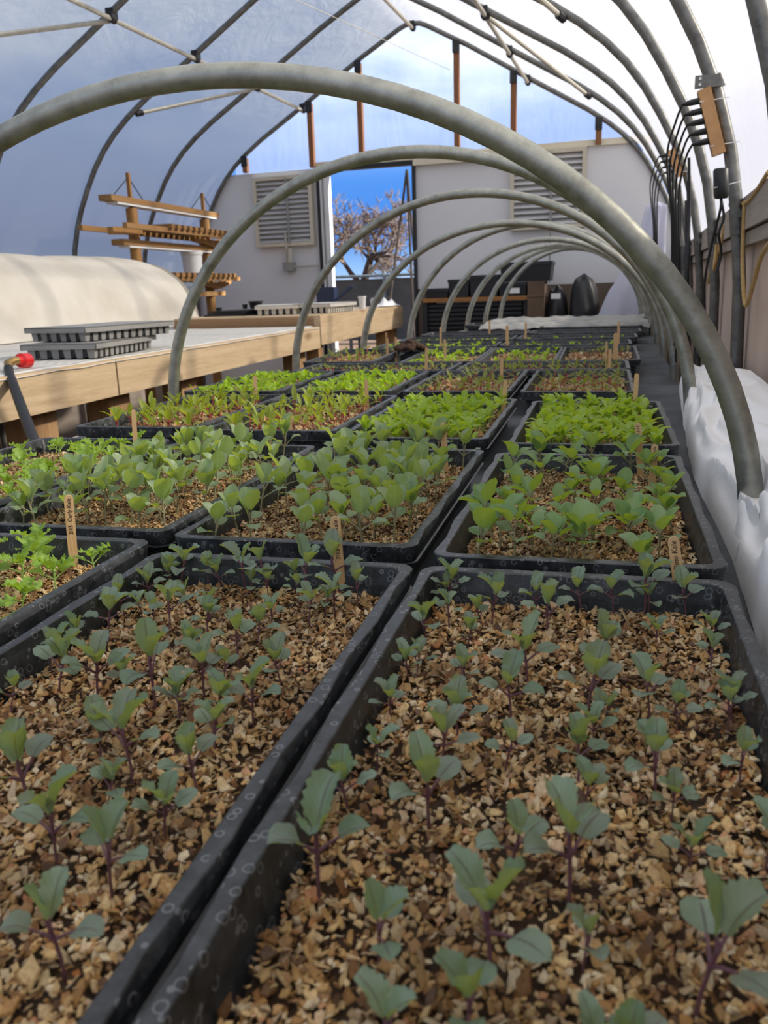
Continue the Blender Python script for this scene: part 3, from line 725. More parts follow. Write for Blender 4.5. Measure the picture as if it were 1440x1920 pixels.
A2P=[(20,1335,20,1255),(60,1525,55,1355),(111,1301,117,1176),(183,1307,172,1170),(244,1309,236,1226),(292,1332,270,1168),(190,1430,175,1310),(250,1465,230,1305),(338,1350,347,1275),(403,1415,395,1300),(370,1485,345,1355),(308,1570,300,1440),(475,1360,467,1240),(528,1292,520,1193),(108,1628,140,1465),(210,1680,205,1510),(122,1830,122,1655),(203,1510,195,1445),
(17,1248,28,1170),(92,1215,83,1140),(185,1154,150,1075),(247,1123,256,1054),(203,1204,222,1107),(269,1162,264,1109),(289,1170,278,1105),(319,1187,319,1093),(297,1090,294,1035),(355,1234,344,1162),(358,1145,355,1090),(375,1075,385,1010),(389,1193,372,1143),(383,1304,383,1195),
(403,1095,397,1035),(469,1120,472,1080),(503,1120,505,1070),(575,1095,575,1050),(536,1079,540,1020),(580,1170,589,1093),(608,1157,603,1090),(628,1151,605,1060),(672,1137,675,1060),(388,1187,385,1130),(447,1245,439,1140),(483,1207,486,1131),(511,1180,511,1120),(353,1240,345,1170),(394,1160,411,1103),(403,1368,400,1251),(336,1348,330,1260),(440,1085,435,1040),(495,1078,490,1005),(600,1085,590,1005),(320,1085,322,1050),(665,1085,672,1000),(560,1135,560,1085),(60,1240,50,1180),(420,1290,415,1215)]
def put_list(PL,key,kind,prefix,group,nper):
    z=T[key]['z']; tri=T[key]; pts=[]
    for bx,by,tx,ty in PL:
        b=atz(bx,by,z+.001); hx=T[key]['w']/2-.028; hy=T[key]['l']/2-.028
        b.x=min(max(b.x,tri['x']-hx),tri['x']+hx); b.y=min(max(b.y,tri['y']-hy),tri['y']+hy)
        d=ray(tx,ty); s_=(b.y-CAMP.y)/d.y; h=max(.034,min(.068,(CAMP+d*s_).z-z)); pts.append((b.x,b.y,h))
    labs=rows_labels(pts,prefix,tri['where'].split(',')[0],nper)
    for (x,y,h),l in zip(pts,labs): put(kind,x,y,z-.001,h,l,group)
put_list(A1P,'A1','kale','purple-stemmed kale','kale seedlings in the nearest right tray',5)
put_list(A2P,'A2','kale','purple-stemmed kale','kale seedlings in the nearest middle tray',6)
def put_grid(key,kind,prefix,nx,ny,hrange,group,skip=0.,jit=.3,region=(0,1,0,1),where=None):
    tri=T[key]; w=tri['w']-.05; l=tri['l']-.05; pts=[]
    for j in range(ny):
        for i in range(nx):
            if rng.random()<skip: continue
            a=region[0]+(region[1]-region[0])*(i+.5+rng.uniform(-jit,jit))/nx; b=region[2]+(region[3]-region[2])*(j+.5+rng.uniform(-jit,jit))/ny
            pts.append((tri['x']+(a-.5)*w,tri['y']+(b-.5)*l,rng.uniform(*hrange),j))
    wh=(where or tri['where']).split(',')[0]
    for j in range(ny):
        row=sorted([p for p in pts if p[3]==j])
        for k_,p in enumerate(row): put(kind,p[0],p[1],tri['z']-.001,p[2],'%s, %s from left in %s row of the %s'%(prefix,ORD[k_],ORD[j],wh),group)
put_grid('A3','curly','frilly kale',6,9,(.046,.062),'curly kale seedlings in the nearest left tray',.05)
put_grid('B1','coll','green collard',6,8,(.045,.070),'collard seedlings in the second-row right tray',.14)
put_grid('B2','kohl','grey-green seedling',7,9,(.052,.078),'round-leaved seedlings in the second-row middle tray',.08)
put_grid('B3','kohl','grey-green seedling',7,9,(.052,.078),'round-leaved seedlings in the second-row left tray',.08)
put_grid('B4','curly','frilly kale',6,8,(.042,.060),'curly kale seedlings in the second-row far-left tray',.1)

# farther trays: small seedlings, one mesh each
def small_proto(kind,seed):
    r=random.Random(seed); m=MB(); C=dict(lett=('lett','stem_green'),green=('green','stem_green'),beet=('beet','stem_red'),sprout=('sprout','stem_red'))[kind]
    hs={'lett':.018,'green':.016,'beet':.018,'sprout':.014}[kind]*r.uniform(.85,1.2); lean=(r.uniform(-.004,.004),r.uniform(-.004,.004))
    m.tube([(0,0,-.004),(lean[0]*.4,lean[1]*.4,hs*.5),(lean[0],lean[1],hs)],[.0012,.001,.001],5,1)
    top=Vector((lean[0],lean[1],hs)); a0=r.random()*6.28
    n={'lett':r.choice([4,5]),'green':4,'beet':r.choice([3,4]),'sprout':r.choice([2,2,3])}[kind]
    for k_ in range(n):
        az=a0+k_*(2.4 if n>2 else PI)+r.uniform(-.3,.3)
        if kind in('lett','green'): leaf_part(m,top,az,r.uniform(.6,1.4),r.uniform(.003,.007),r.uniform(.017,.026),r.uniform(.0095,.0135),'round',r,droop=r.uniform(.4,1.3),cup=r.uniform(.1,.5),nt=6,ns=4)
        elif kind=='beet': leaf_part(m,top,az,r.uniform(.6,1.35),r.uniform(.004,.010),r.uniform(.020,.032),r.uniform(.007,.011),'lance',r,droop=r.uniform(.2,1.4),cup=.3,nt=6,ns=4)
        else: leaf_part(m,top,az,r.uniform(.4,1.2),r.uniform(.002,.005),r.uniform(.013,.021),r.uniform(.005,.008),'lance',r,droop=r.uniform(.2,1.2),cup=.3,nt=4,ns=3)
    return finish(m,kind+'_plant',[M[C[0]],M[C[1]]])
SP={k_:[small_proto(k_,sd*17+3) for sd in range(n)] for k_,n in (('lett',10),('green',8),('beet',10),('sprout',9))}
SNAME=dict(lett=('lettuce_seedling','lettuce seedling'),green=('salad_green_seedling','salad seedling'),beet=('beet_seedling','beet seedling'),sprout=('sprout','sprout'))
def put_small(key,kind,label,nx,ny,sc,skip=0.,jit=.42,group=None,region=(0,1,0,1),cat=None,edge=.05):
    tri=T[key]; w=tri['w']-edge; l=tri['l']-edge
    for j in range(ny):
        for i in range(nx):
            if rng.random()<skip: continue
            a=region[0]+(region[1]-region[0])*(i+.5+rng.uniform(-jit,jit))/nx; b=region[2]+(region[3]-region[2])*(j+.5+rng.uniform(-jit,jit))/ny
            y=tri['y']+(b-.5)*l
            o=bpy.data.objects.new(SNAME[kind][0],rng.choice(SP[kind])); COL.objects.link(o)
            o.location=(tri['x']+(a-.5)*w,y,tri['z']+.015*(y-tri['y'])*(1 if y>3 else 0)-.002); s_=rng.uniform(*sc); o.scale=(s_,s_,s_); o.rotation_euler=(0,0,rng.random()*6.28)
            tag(o,label,SNAME[kind][1],group or label)
put_small('C1','lett','bright green lettuce seedling crowded in the third-row tray on the right',9,14,(1.0,1.4),edge=.065)
put_small('C2','lett','bright green lettuce seedling crowded in the third-row tray in the middle',9,14,(1.0,1.4),edge=.065)
put_small('C3','beet','yellow-green beet seedling with red stem in the third-row tray left of middle',6,11,(1.0,1.4),.1)
put_small('C4','beet','yellow-green beet seedling with red stem in the third-row far-left tray',6,11,(1.0,1.4),.15)
put_small('D4','green','vivid green salad seedling in the fourth-row far-left tray',8,12,(.9,1.2))
put_small('D3','green','vivid green salad seedling in the fourth-row tray left of middle',8,12,(.9,1.2))
put_small('D2','sprout','small sparse sprout in the fourth-row tray right of middle',8,10,(1.1,1.7),.12)
put_small('D1','sprout','small sparse sprout in the fourth-row tray on the right',8,10,(1.1,1.7),.1)
put_small('E1','sprout','small sprout in the fifth-row crosswise tray on the right',14,6,(1.1,1.6),.12)
put_small('E2','sprout','small sprout in the fifth-row crosswise tray on the left',13,6,(1.0,1.5),.2)
put_small('F1','sprout','small sprout along the back of the sixth-row tray on the right',5,4,(1.0,1.5),.2,region=(0,1,.5,1))
put_small('F2','green','light green seedling in the sixth-row tray right of middle',5,7,(.8,1.2),.2)
put_small('F3','green','light green seedling in the sixth-row tray left of middle',5,8,(.8,1.2),.15)
put_small('F4','sprout','small sprout in the sixth-row far-left tray',6,7,(1.2,1.9),.1)
put_small('G1','green','tiny seedling in the seventh-row crosswise tray on the right',12,4,(.5,.8),.1)
put_small('G2','green','tiny seedling in the seventh-row crosswise tray on the left',12,4,(.7,1.0),.1)
put_small('H1','green','tiny seedling in the eighth-row crosswise tray on the right',10,3,(.5,.7),.1)
put_small('H2','green','tiny seedling in the eighth-row crosswise tray on the left',10,3,(.5,.8),.1)

# ------------------------------------------------------------------ wooden plant labels
def make_text(s_,size):
    c=bpy.data.curves.new('txt','FONT'); c.body=s_; c.size=size; c.align_x='LEFT'; c.align_y='CENTER'; c.extrude=.00008; c.resolution_u=2; c.shear=.15
    o=bpy.data.objects.new('txt',c); COL.objects.link(o); dg=bpy.context.evaluated_depsgraph_get(); me=bpy.data.meshes.new_from_object(o.evaluated_get(dg)); bpy.data.objects.remove(o); bpy.data.curves.remove(c)
    me.materials.clear(); me.materials.append(M['ink']); return me
def stick(bx,by,tx,ty,zsoil,lab,text=None,width=.0098,Y=None,tsize=.0062):
    b=atz(bx,by,zsoil) if Y is None else aty(bx,by,Y)
    if Y is not None: b.z=zsoil
    d=ray(tx,ty); tp=CAMP+d*((b.y-CAMP.y)/d.y)
    if Y is not None: b.x=tp.x+(b.x-tp.x)*.5
    t=thing('plant_label',lab,'plant label stick',b,'wooden labels in the trays')
    ax=(tp-b); vis=ax.length; ax.normalize(); toC=(CAMP-b); toC.z=0; toC.normalize(); sx_=toC.cross(ax); sx_=-sx_ if sx_.dot(Vector((1,0,0)))<0 else sx_; sx_.normalize(); nn=sx_.cross(ax).normalized()
    if nn.dot(toC)<0: nn=-nn
    m=MB(); hw=width/2; outl=[(-hw,-.028),(hw,-.028),(hw,vis-hw)]+[(hw*math.cos(R(a)),vis-hw+hw*math.sin(R(a))) for a in range(15,180,15)]+[(-hw,vis-hw)]
    n=len(outl); vs=[b+sx_*x+ax*y+nn*.0009 for x,y in outl]+[b+sx_*x+ax*y-nn*.0009 for x,y in outl]
    m.add(vs,[tuple(range(n)),tuple(reversed(range(n,2*n)))]+[(i,n+i,n+(i+1)%n,(i+1)%n) for i in range(n)]); m.build('stick',M['stick'],t,smooth=False)
    if text:
        me=make_text(text,tsize); o=bpy.data.objects.new('lettering',me); COL.objects.link(o); o.parent=t
        xs=[v.co.x for v in me.vertices]; wd_=max(xs)-min(xs); sc=min(1.,(vis*.94-.012)/wd_)
        mt=Matrix((ax,-sx_,nn)).transposed().to_4x4()
        mt=mt@Matrix.Scale(sc,4); start=vis-.004-wd_*sc; mt.translation=ax*start+nn*.0012
        o.matrix_local=mt
    return t
zs=RIM-.0285
stick(640,1112,628,968,zs,'wooden label reading 2/15 Dino Kale in the nearest middle tray','2/15  Dino Kale')
stick(1279,1145,1262,1006,zs,'wooden label reading 2/15 Dino Kale in the nearest right tray','2/15  Dino Kale',tsize=.0068)
stick(139,1062,128,928,zs,'wooden label reading 2/15 Curly Kale in the nearest left tray','2/15  Curly Kale')
stick(1212,890,1196,793,zs,'tilted wooden label reading 2/15 at the back of the second-row right tray','2/15',Y=1.28)
stick(1220,905,1228,833,zs,'wooden label reading Collards in the second-row right tray','Collards',Y=1.22)
stick(838,860,831,792,zs,'wooden label at the back of the second-row middle tray',None,Y=1.30)
stick(250,850,250,768,zs,'thin wooden label at the back of the second-row far-left tray',None,Y=1.33,width=.008)
stick(545,835,543,772,zs,'thin wooden label at the front of the third-row beet tray left of middle',None,Y=1.56,width=.008)
stick(476,775,478,704,zs,'wooden label at the back of the third-row far-left beet tray',None,Y=2.0)
stick(690,780,686,712,zs,'wooden label at the back of the third-row beet tray left of middle',None,Y=1.99)
stick(940,770,948,712,zs,'wooden label at the back of the third-row middle lettuce tray',None,Y=1.93)
stick(1188,760,1194,700,zs,'wooden label at the back of the third-row right lettuce tray',None,Y=1.88)
stick(797,712,800,652,zs,'wooden label at the right end of the fifth-row left tray',None,Y=2.78)
stick(939,722,941,670,zs,'wooden label at the back of the fourth-row tray right of middle',None,Y=2.6)
stick(1141,715,1144,654,zs,'wooden label at the right end of the fifth-row right tray',None,Y=2.74)
stick(1137,712,1137,640,zs,'narrow wooden label standing behind the fifth-row right tray label',None,Y=2.9,width=.006)
stick(1154,680,1155,624,zs,'broad wooden label in the sixth-row tray on the right',None,Y=3.1,width=.016)
stick(836,680,834,636,zs,'wooden label in the sixth-row tray left of middle',None,Y=3.1)
stick(742,668,742,632,zs,'wooden label in the sixth-row far-left tray, right one',None,Y=3.4)
stick(726,668,726,634,zs,'wooden label in the sixth-row far-left tray, left one',None,Y=3.42)
zq=lambda y: bedz(y)+.065-.0285
stick(826,640,826,613,zq(3.7),'wooden label in the seventh-row left tray, left one',None,Y=3.7)
stick(950,640,951,610,zq(3.75),'wooden label in the seventh-row left tray, right one',None,Y=3.75,width=.014)
stick(1161,640,1160,603,zq(3.75),'wooden label at the right end of the seventh-row right tray',None,Y=3.75)
stick(917,614,918,600,zq(4.4),'wooden label in the ninth-row left tray',None,Y=4.4)
stick(985,620,986,604,zq(4.1),'wooden label in the eighth-row left tray',None,Y=4.1)

# clod of potting mix on a tray rim
m=MB()
for k_ in range(60):
    th=rng.random()*6.28; rr=.05*math.sqrt(rng.random()); c=(rr*math.cos(th)*1.2,rr*math.sin(th)*.8,.004+max(0,.035*(1-rr/.055)))
    m.lathe([(.001,-.012),(.012,-.006),(.014,.002),(.008,.010),(.001,.013)],c,6)
cl=m.build('root_ball',M['peat']); cl.location=(-.735,3.41,RIM+.004+bedrise(3.41)); tag(cl,'dark brown clod of soil left on the far-left tray edges','clod')

# ------------------------------------------------------------------ white sheet over the last trays, cloth along the right edge, roll at the far right
m=MB()
def sh(a,b):
    x=-.66+.93*b+.015*math.sin(a*9); y=4.86+.85*a+.02*math.sin(b*17); z=RIM+bedrise(y)+.006+.003*math.sin(b*23+a*4)+.003*math.sin(b*61+a*9)
    if a<.04: z-=.02
    return (x,y,z)
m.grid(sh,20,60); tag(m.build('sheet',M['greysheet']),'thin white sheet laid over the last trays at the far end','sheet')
def clothfn(y0,y1,nfold,zb,amp,seed,xl_fn,ph):
    def fn(a,b):
        y=y0+(y1-y0)*a; xl=xl_fn(y); xr=.25+.0524*y+.0; x=xl+(xr-xl)*b
        hump=zb(y)
        n1=noise.noise(Vector((x*9+seed,y*4,seed)))
        n2=noise.noise(Vector((x*22,y*9,seed+4))); f=1-2*abs(math.sin((y*nfold+b*1.5+n1*1.1+ph)*PI)); f=.7*f+.45*math.sin((y*nfold*2.3-b*2.2+n1*1.5)*2*PI)+.25*n2
        z=bedz(y)+.012+hump*min(1,(b*1.12))**.45*(1-.25*max(0,b-.65))+amp*f*math.sin(PI*min(1,b*1.05+.08))+.012*n1
        x+=-.018*math.sin(PI*b)*(1+f*.5)
        if b<.06: z-=.012*(1-b/.06)
        return (x,y,z)
    return fn
XLF=lambda y:float(np.interp(y,[.25,.6,.9,1.1,1.45,2.0,2.75],[.158,.166,.186,.190,.186,.215,.262]))
m=MB(); m.grid(clothfn(.98,2.75,1.15,lambda y:float(np.interp(y,[.98,1.3,1.7,2.2,2.75],[.075,.105,.125,.10,.06])),.016,2.1,XLF,.2),150,40)
tag(m.build('row_cover',M['sheet']),'bunched white row cover between the nearest hoop and the second hoop on the right','row cover')
m=MB(); m.grid(clothfn(.25,1.04,1.5,lambda y:float(np.interp(y,[.25,.6,.9,1.04],[.11,.13,.12,.07])),.016,5.7,XLF,.0),90,40)
tag(m.build('row_cover',M['sheet']),'bunched white row cover spilling past the nearest hoop at the right edge','row cover')
t=thing('printed_bag','crumpled white plastic bag with blue-grey print beside the nearest hoop','bag',(.30,1.17,.90))
def bagfn(a,b):
    return Vector((.262+.05*b+.006*math.sin(a*7),1.08+.2*a,.895-.045*(1-b)**2+.008*math.sin(a*9+b*5)))
m=MB(); m.grid(bagfn,14,10); m.build('bag_sheet',M['paper'],t)
m=MB()
for a0,b0,a1,b1 in ((.1,.2,.5,.35),(.2,.4,.6,.3),(.3,.55,.75,.65),(.15,.6,.5,.8),(.55,.2,.8,.45),(.4,.3,.42,.7)):
    p=bagfn(a0,b0)+Vector((-.002,0,.002)); q=bagfn(a1,b1)+Vector((-.002,0,.002)); m.bar(p,q,.004,.001)
m.build('print',M['blue_plastic'],t,smooth=False)
# rolled fabric hanging at the far right corner
m=MB()
def roll(a,b):
    an=2*PI*b; z=bedz(6.3)-.05+ (1.60-bedz(6.3)+.05)*a
    w=float(np.interp(a,[0,.25,.55,.8,.97,1],[.20,.17,.115,.085,.07,.01])); cx=float(np.interp(a,[0,.3,.6,1],[.155,.20,.30,.345])); f=1+.10*math.sin(an*5+a*4)+.06*math.sin(an*9)
    if b==1: an=0
    return (cx+.02+w*f*math.cos(an),6.55+w*.5*f*math.sin(an),z)
m.grid(roll,30,48); tag(m.build('fabric_roll',M['rollcover']),'tall white roll of fabric draped in the far right corner','fabric roll')

# ------------------------------------------------------------------ left bench with boards, mesh top, cover tunnel
BX=-1.6
t=thing('work_bench','long pale wooden bench covered with white mesh along the left side','bench',(-2.6,2.6,0))
m=MB(); m.grid(lambda a,b:(-3.72+(BX+.006+3.72)*b,.2+4.6*a,.873+.004*noise.noise(Vector((a*30,b*14,1)))-(.012 if b>.995 else 0)),90,40); m.build('mesh_top',M['mesh'],t)
for y0,y1,nm in ((.2,2.612,0),(2.622,4.83,1)):
    m=MB(); m.box((BX-.038,y0,.745),(BX,y1,.868)); m.build('front_board',M['pine'],t,smooth=False)
m=MB()
for y in (.3,1.2,2.1,2.9,3.8,4.7): m.box((-3.7,y-.02,.75),(BX-.04,y+.02,.86))
m.build('joists',M['pine_shaded'],t,smooth=False)
for y in (.7,2.30,2.75,3.3,4.72):
    for x in (BX-.13,-3.6):
        m=MB(); m.box((x-.045,y-.07,0),(x+.045,y+.07,.75)); m.build('leg',M['post'],t,smooth=False)
# the higher potting bench beyond
t=thing('potting_bench','higher wooden potting bench near the doorway with deep front boards','bench',(-2.1,5.9,0))
m=MB(); m.box((BX-.04,4.85,.76),(BX,7.0,.925)); m.build('side_board',M['pine'],t,smooth=False)
m=MB(); m.box((-2.56,4.85,.80),(BX-.04,4.89,.925)); m.build('end_board',M['pine_shaded'],t,smooth=False)
m=MB(); m.box((-2.56,4.86,.915),(BX-.005,7.0,.933)); m.build('bench_top',M['pine'],t,smooth=False)
for x,y in ((BX-.08,4.95),(-2.5,4.95),(BX-.08,6.9),(-2.5,6.9),(BX-.08,6.6)):
    m=MB(); m.box((x-.04,y-.045,0),(x+.04,y+.045,.80)); m.build('leg',M['post'],t,smooth=False)
# cover tunnel on the bench
t=thing('cover_tunnel','cream frost blanket tunnel draped over hoops on the left bench','cover tunnel',(-3.25,3.2,.873))
m=MB()
def mound(a,b):
    y=.9+4.84*a; an=PI*b; sag=.965+.035*abs(math.cos((y-.55)*PI/1.12)); nn=noise.noise(Vector((y*2.2,b*5,3)))*.016+noise.noise(Vector((y*6,b*11,9)))*.006
    e=1.0 if a<.97 else max(.0,1-((a-.97)/.03)**2*.25)
    rx=.46*e+nn; rz=.465*sag*e+nn
    x=-3.25+rx*math.cos(an)*(1 if b>.5 else 1); z=.875+rz*math.sin(an)**.92
    if b<.03: x+=.04; z=.878
    return (x,y,z)
m.grid(mound,96,44); m.build('blanket',M['cover'],t)
m=MB()
def endcap(a,b):
    an=PI*b; e=.93; return (-3.25+.43*math.cos(an)*a,5.73+.03*(1-a),.878+.43*math.sin(an)*a)
m.grid(endcap,8,30); m.build('end_flap',M['cover'],t)
for y in (1.67,2.79,3.91,5.03):
    m=MB(); m.tube([(-3.25+.44*math.cos(PI*k_/24),y,.875+.445*math.sin(PI*k_/24)) for k_ in range(25)],.008,6); m.build('support_hoop',M['galv'],t)

# cell trays
def cell_tray(name,lab,c,rz,w,l,h,nx,ny,mat,group):
    t=thing(name,lab,'cell tray',c,group); t.rotation_euler=(0,0,rz)
    m=MB(); rim=.012
    for (x0,y0,x1,y1) in ((-w/2,-l/2,w/2,-l/2+.004),(-w/2,l/2-.004,w/2,l/2),(-w/2,-l/2,-w/2+.004,l/2),(w/2-.004,-l/2,w/2,l/2)): m.box((x0,y0,h*.62),(x1,y1,h))
    m.box((-w/2,-l/2,h-.004),(w/2,l/2,h)); me=m.mesh('rim_frame',mat,smooth=False); o=bpy.data.objects.new('rim_frame',me); COL.objects.link(o); o.parent=t
    m=MB()
    for i in range(nx):
        for j in range(ny):
            if 0<i<nx-1 and 0<j<ny-1: continue
            cx=-w/2+.008+(w-.016)*(i+.5)/nx; cy=-l/2+.008+(l-.016)*(j+.5)/ny; a=(w-.016)/nx*.36; b=(l-.016)/ny*.36
            m.add([(cx-a*.7,cy-b*.7,.001),(cx+a*.7,cy-b*.7,.001),(cx+a*.7,cy+b*.7,.001),(cx-a*.7,cy+b*.7,.001),(cx-a,cy-b,h-.003),(cx+a,cy-b,h-.003),(cx+a,cy+b,h-.003),(cx-a,cy+b,h-.003)],[(0,3,2,1),(0,1,5,4),(1,2,6,5),(2,3,7,6),(3,0,4,7)])
    me=m.mesh('cells',mat,smooth=False); o=bpy.data.objects.new('cells',me); COL.objects.link(o); o.parent=t
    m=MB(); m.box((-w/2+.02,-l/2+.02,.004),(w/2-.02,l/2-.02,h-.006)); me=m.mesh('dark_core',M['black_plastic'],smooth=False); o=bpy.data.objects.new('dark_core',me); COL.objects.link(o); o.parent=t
    return t
g='grey cell trays on the left bench'
cell_tray('cell_tray','grey plastic cell tray at the bottom of the crossed pile on the bench',(-1.80,2.80,.876),.10,.28,.50,.052,6,12,M['grey_plastic'],g)
cell_tray('cell_tray','grey plastic cell tray lying askew on top of the pile on the bench',(-1.80,2.88,.9295),-.16,.28,.50,.05,6,12,M['grey_plastic'],g)
g='pale cell trays on the potting bench'
cell_tray('cell_tray','pale cell tray at the left of the potting bench stack',(-2.06,5.35,.934),.35,.28,.50,.06,6,12,M['pale_tray_plastic'],g)
cell_tray('cell_tray','pale cell tray at the right of the potting bench stack, dark cells showing',(-1.76,5.45,.934),-.06,.26,.50,.062,6,12,M['pale_tray_plastic'],g)
# small things on the potting bench
def pot(c,r_,h,mat,lab,name='pot',cat='pot'):
    m=MB(); m.lathe([(r_*.75,0),(r_*.95,h*.85),(r_*1.05,h*.86),(r_*1.05,h),(r_*.9,h),(r_*.7,h*.1)],c,14); return tag(m.build(name,mat),lab,cat)
m=MB()
for k_ in range(3): m.box((-2.50+.01*k_,5.15+.03*k_,.934+.012*k_),(-2.22,5.7,.943+.012*k_))
tag(m.build('flat_tray',M['black_plastic'],smooth=False),'flat black tray lying at the left end of the potting bench','tray')
pot((-2.32,5.60,.97),.05,.05,M['black_plastic'],'low black pot on the flat black tray')
pot((-2.46,5.3,.958),.022,.03,M['black_plastic'],'tiny black cap at the left end of the potting bench',cat='cap')
pot((-2.41,5.62,.97),.02,.03,M['black_plastic'],'tiny black cap right of the other one on the potting bench',cat='cap')
t=thing('blue_crate','small navy blue bin at the back of the potting bench','bin',(-2.17,6.75,.934))
m=MB(); m.box((-2.24,6.68,.934),(-2.09,6.80,1.10)); m.build('body',M['blue_plastic'],t,smooth=False)
m=MB(); m.tube([(-2.12,6.66,.95),(-2.06,6.66,1.0),(-1.93,6.68,1.10)],.014,8); m.build('handle',M['blue_plastic'],t)
for k_,(x,y,r_,h,lb) in enumerate(((-1.72,6.2,.03,.09,'tall white pot'),(-1.72,6.55,.035,.06,'small white pot'),(-1.76,6.72,.03,.07,'white cup'))): pot((x,y,.934),r_,h,M['white_plastic'],lb+' among the clutter at the right end of the potting bench, '+('nearest','middle','farthest')[k_])
m=MB(); m.grid(lambda a,b:(-1.74+.13*b,6.55+.42*a,.940+.05*math.sin(PI*a)*math.sin(PI*b)*(1+.5*math.sin(a*11+b*9))),10,10); tag(m.build('crumpled_rag',M['paper']),'crumpled white rag at the right end of the potting bench','rag')

# watering wand
t=thing('watering_wand','black hose pipe with red valve hooked over the bench edge','hose',(-1.6,2.1,.88))
p0=Vector((-1.13,1.56,.74)); p1=Vector((-1.24,1.72,.90)) 
pts=[atz(62,835,.74)]
A=aty(58,812,1.70); B=aty(17,700,2.12); Cc=aty(15,684,2.16); Dd=aty(32,676,2.2)
m=MB(); m.tube([A+(A-B).normalized()*.10,A,A.lerp(B,.5),B,B.lerp(Cc,.6)],.0135,10); m.build('hose',M['black_cable'],t)
m=MB(); m.tube([B.lerp(Cc,.5),Cc+Vector((0,0,.003)),Cc.lerp(Dd,.5)+Vector((0,0,.004)),Dd],.0125,10); m.build('coupling',M['brass'],t)
m=MB(); E2=aty(48,676,2.24); 
dv=(E2-Dd).normalized(); m.tube([Dd,Dd+dv*.012,Dd+dv*.016,Dd+dv*.05,Dd+dv*.056],[.012,.014,.022,.023,.017],14); m.build('valve',M['red_plastic'],t)

# ------------------------------------------------------------------ wooden rack with bucket behind the tunnel
RX=-3.29
t=thing('plant_rack','golden wooden plant rack with hanging light bars behind the cream tunnel','plant rack',(RX,6.3,0))
for y,w_ in ((5.75,.042),(6.92,.042)):
    m=MB(); m.tube([(RX,y,0),(RX,y,1.69)],w_,10); m.build('post',M['rackpost'],t)
for y in (5.75,6.92):
    m=MB(); m.box((RX-.012,y-.012,1.69),(RX+.012,y+.012,1.93 if y<6 else 1.90)); m.build('hanger_stake',M['rackpost'],t,smooth=False)
    m=MB(); m.tube([(RX,y-.22,1.76),(RX,y,1.90),(RX,y+.18,1.76)],.004,5); m.build('hanging_cord',M['black_cable'],t)
for z,yo in ((1.735,0),(1.45,.1)):
    m=MB(); m.box((RX-.05,5.42+yo,z-.02),(RX+.05,7.12,z+.02)); lb=m.build('light_bar',M['rackwood'],t,smooth=False)
    m=MB(); m.box((RX-.045,5.5+yo,z-.034),(RX+.045,7.08,z-.02)); m.build('light_tube',M['white_plastic'],lb,smooth=False)
for zi,z in enumerate((1.545,1.20)):
    m=MB(); 
    for xx in (-.17,.17): m.bar((RX+xx,5.35 if z>1.4 else 5.86,z),(RX+xx,7.16,z),.03,.035)
    for k_ in range(12): y=5.95+.095*k_; m.bar((RX-.20,y,z+.027),(RX+.215,y,z+.027),.05,.03)
    m.build('slatted_shelf',M['rackwood'],t,smooth=False)
    for p_,q_ in (((RX+.05,5.36,z-.03),(RX+.05,5.75,z-.01)),((RX+.06,6.55,z-.02),(RX+.06,6.95,z-.06)),((RX+.06,6.95,z-.06),(RX+.06,7.2,z-.01))):
        if z<1.4 and p_[1]<5.6: continue
        m=MB(); m.bar(p_,q_,.045,.05); m.build('shelf_arm',M['rackpost'],t,smooth=False)
m=MB(); m.box((RX-.05,6.3,1.06),(RX+.05,7.12,1.10)); m.build('lower_bar',M['rackwood'],t,smooth=False)
t=thing('bucket','white plastic bucket standing on the lower shelf of the wooden rack','bucket',(RX,6.63,1.242))
m=MB(); m.lathe([(.075,0),(.085,.15),(.092,.152),(.092,.172),(.086,.175)],(RX,6.63,1.242),20); m.build('body',M['white_plastic'],t)
m=MB(); m.lathe([(.094,.166),(.094,.182),(.02,.186)],(RX,6.63,1.242),20); m.build('lid',M['white_plastic'],t)

# ------------------------------------------------------------------ dark storage at the far end
SY=6.75
t=thing('storage_bench','dark storage bench with an orange wooden shelf edge at the far end','storage bench',(-.95,SY,0))
m=MB(); m.box((-1.37,SY-.02,.955),(-.55,SY+.42,.985)); m.build('shelf',M['shelfwood'],t,smooth=False)
for x in (-1.36,-.56):
    m=MB(); m.box((x-.02,SY,0),(x+.02,SY+.4,.955)); m.build('side',M['blackbin'],t,smooth=False)
def bin_(x0,x1,z0,z1,y0,y1,lab,group,name='storage_bin',cat='bin'):
    t=thing(name,lab,cat,((x0+x1)/2,(y0+y1)/2,z0),group)
    m=MB(); dx=(x1-x0)*.03
    m.add([(x0+dx,y0+dx,z0),(x1-dx,y0+dx,z0),(x1-dx,y1-dx,z0),(x0+dx,y1-dx,z0),(x0,y0,z1-.02),(x1,y0,z1-.02),(x1,y1,z1-.02),(x0,y1,z1-.02)],[(0,3,2,1),(0,1,5,4),(1,2,6,5),(2,3,7,6),(3,0,4,7),(4,5,6,7)]); m.build('body',M['blackbin'],t,smooth=False)
    m=MB(); m.box((x0-.006,y0-.006,z1-.024),(x1+.006,y1+.006,z1)); m.build('lid',M['blackbin'],t,smooth=False)
    return t
g='black bins stacked at the far end'
bin_(-1.36,-1.175,.986,1.06,SY+.02,SY+.36,'low black bin at the left end of the orange shelf',g)
bin_(-1.17,-1.01,.986,1.125,SY+.02,SY+.36,'black bin on the orange shelf, second from left',g)
bin_(-1.0,-.78,.986,1.15,SY+.02,SY+.36,'black bin on the orange shelf beside the tallest bin',g)
bin_(-.77,-.56,.986,1.089,SY+.0,SY+.36,'black bin under the big top bin, white tag on its front',g)
bin_(-.76,-.37,1.091,1.235,SY-.02,SY+.36,'biggest black bin, on top of the stack below the right louver vent',g)
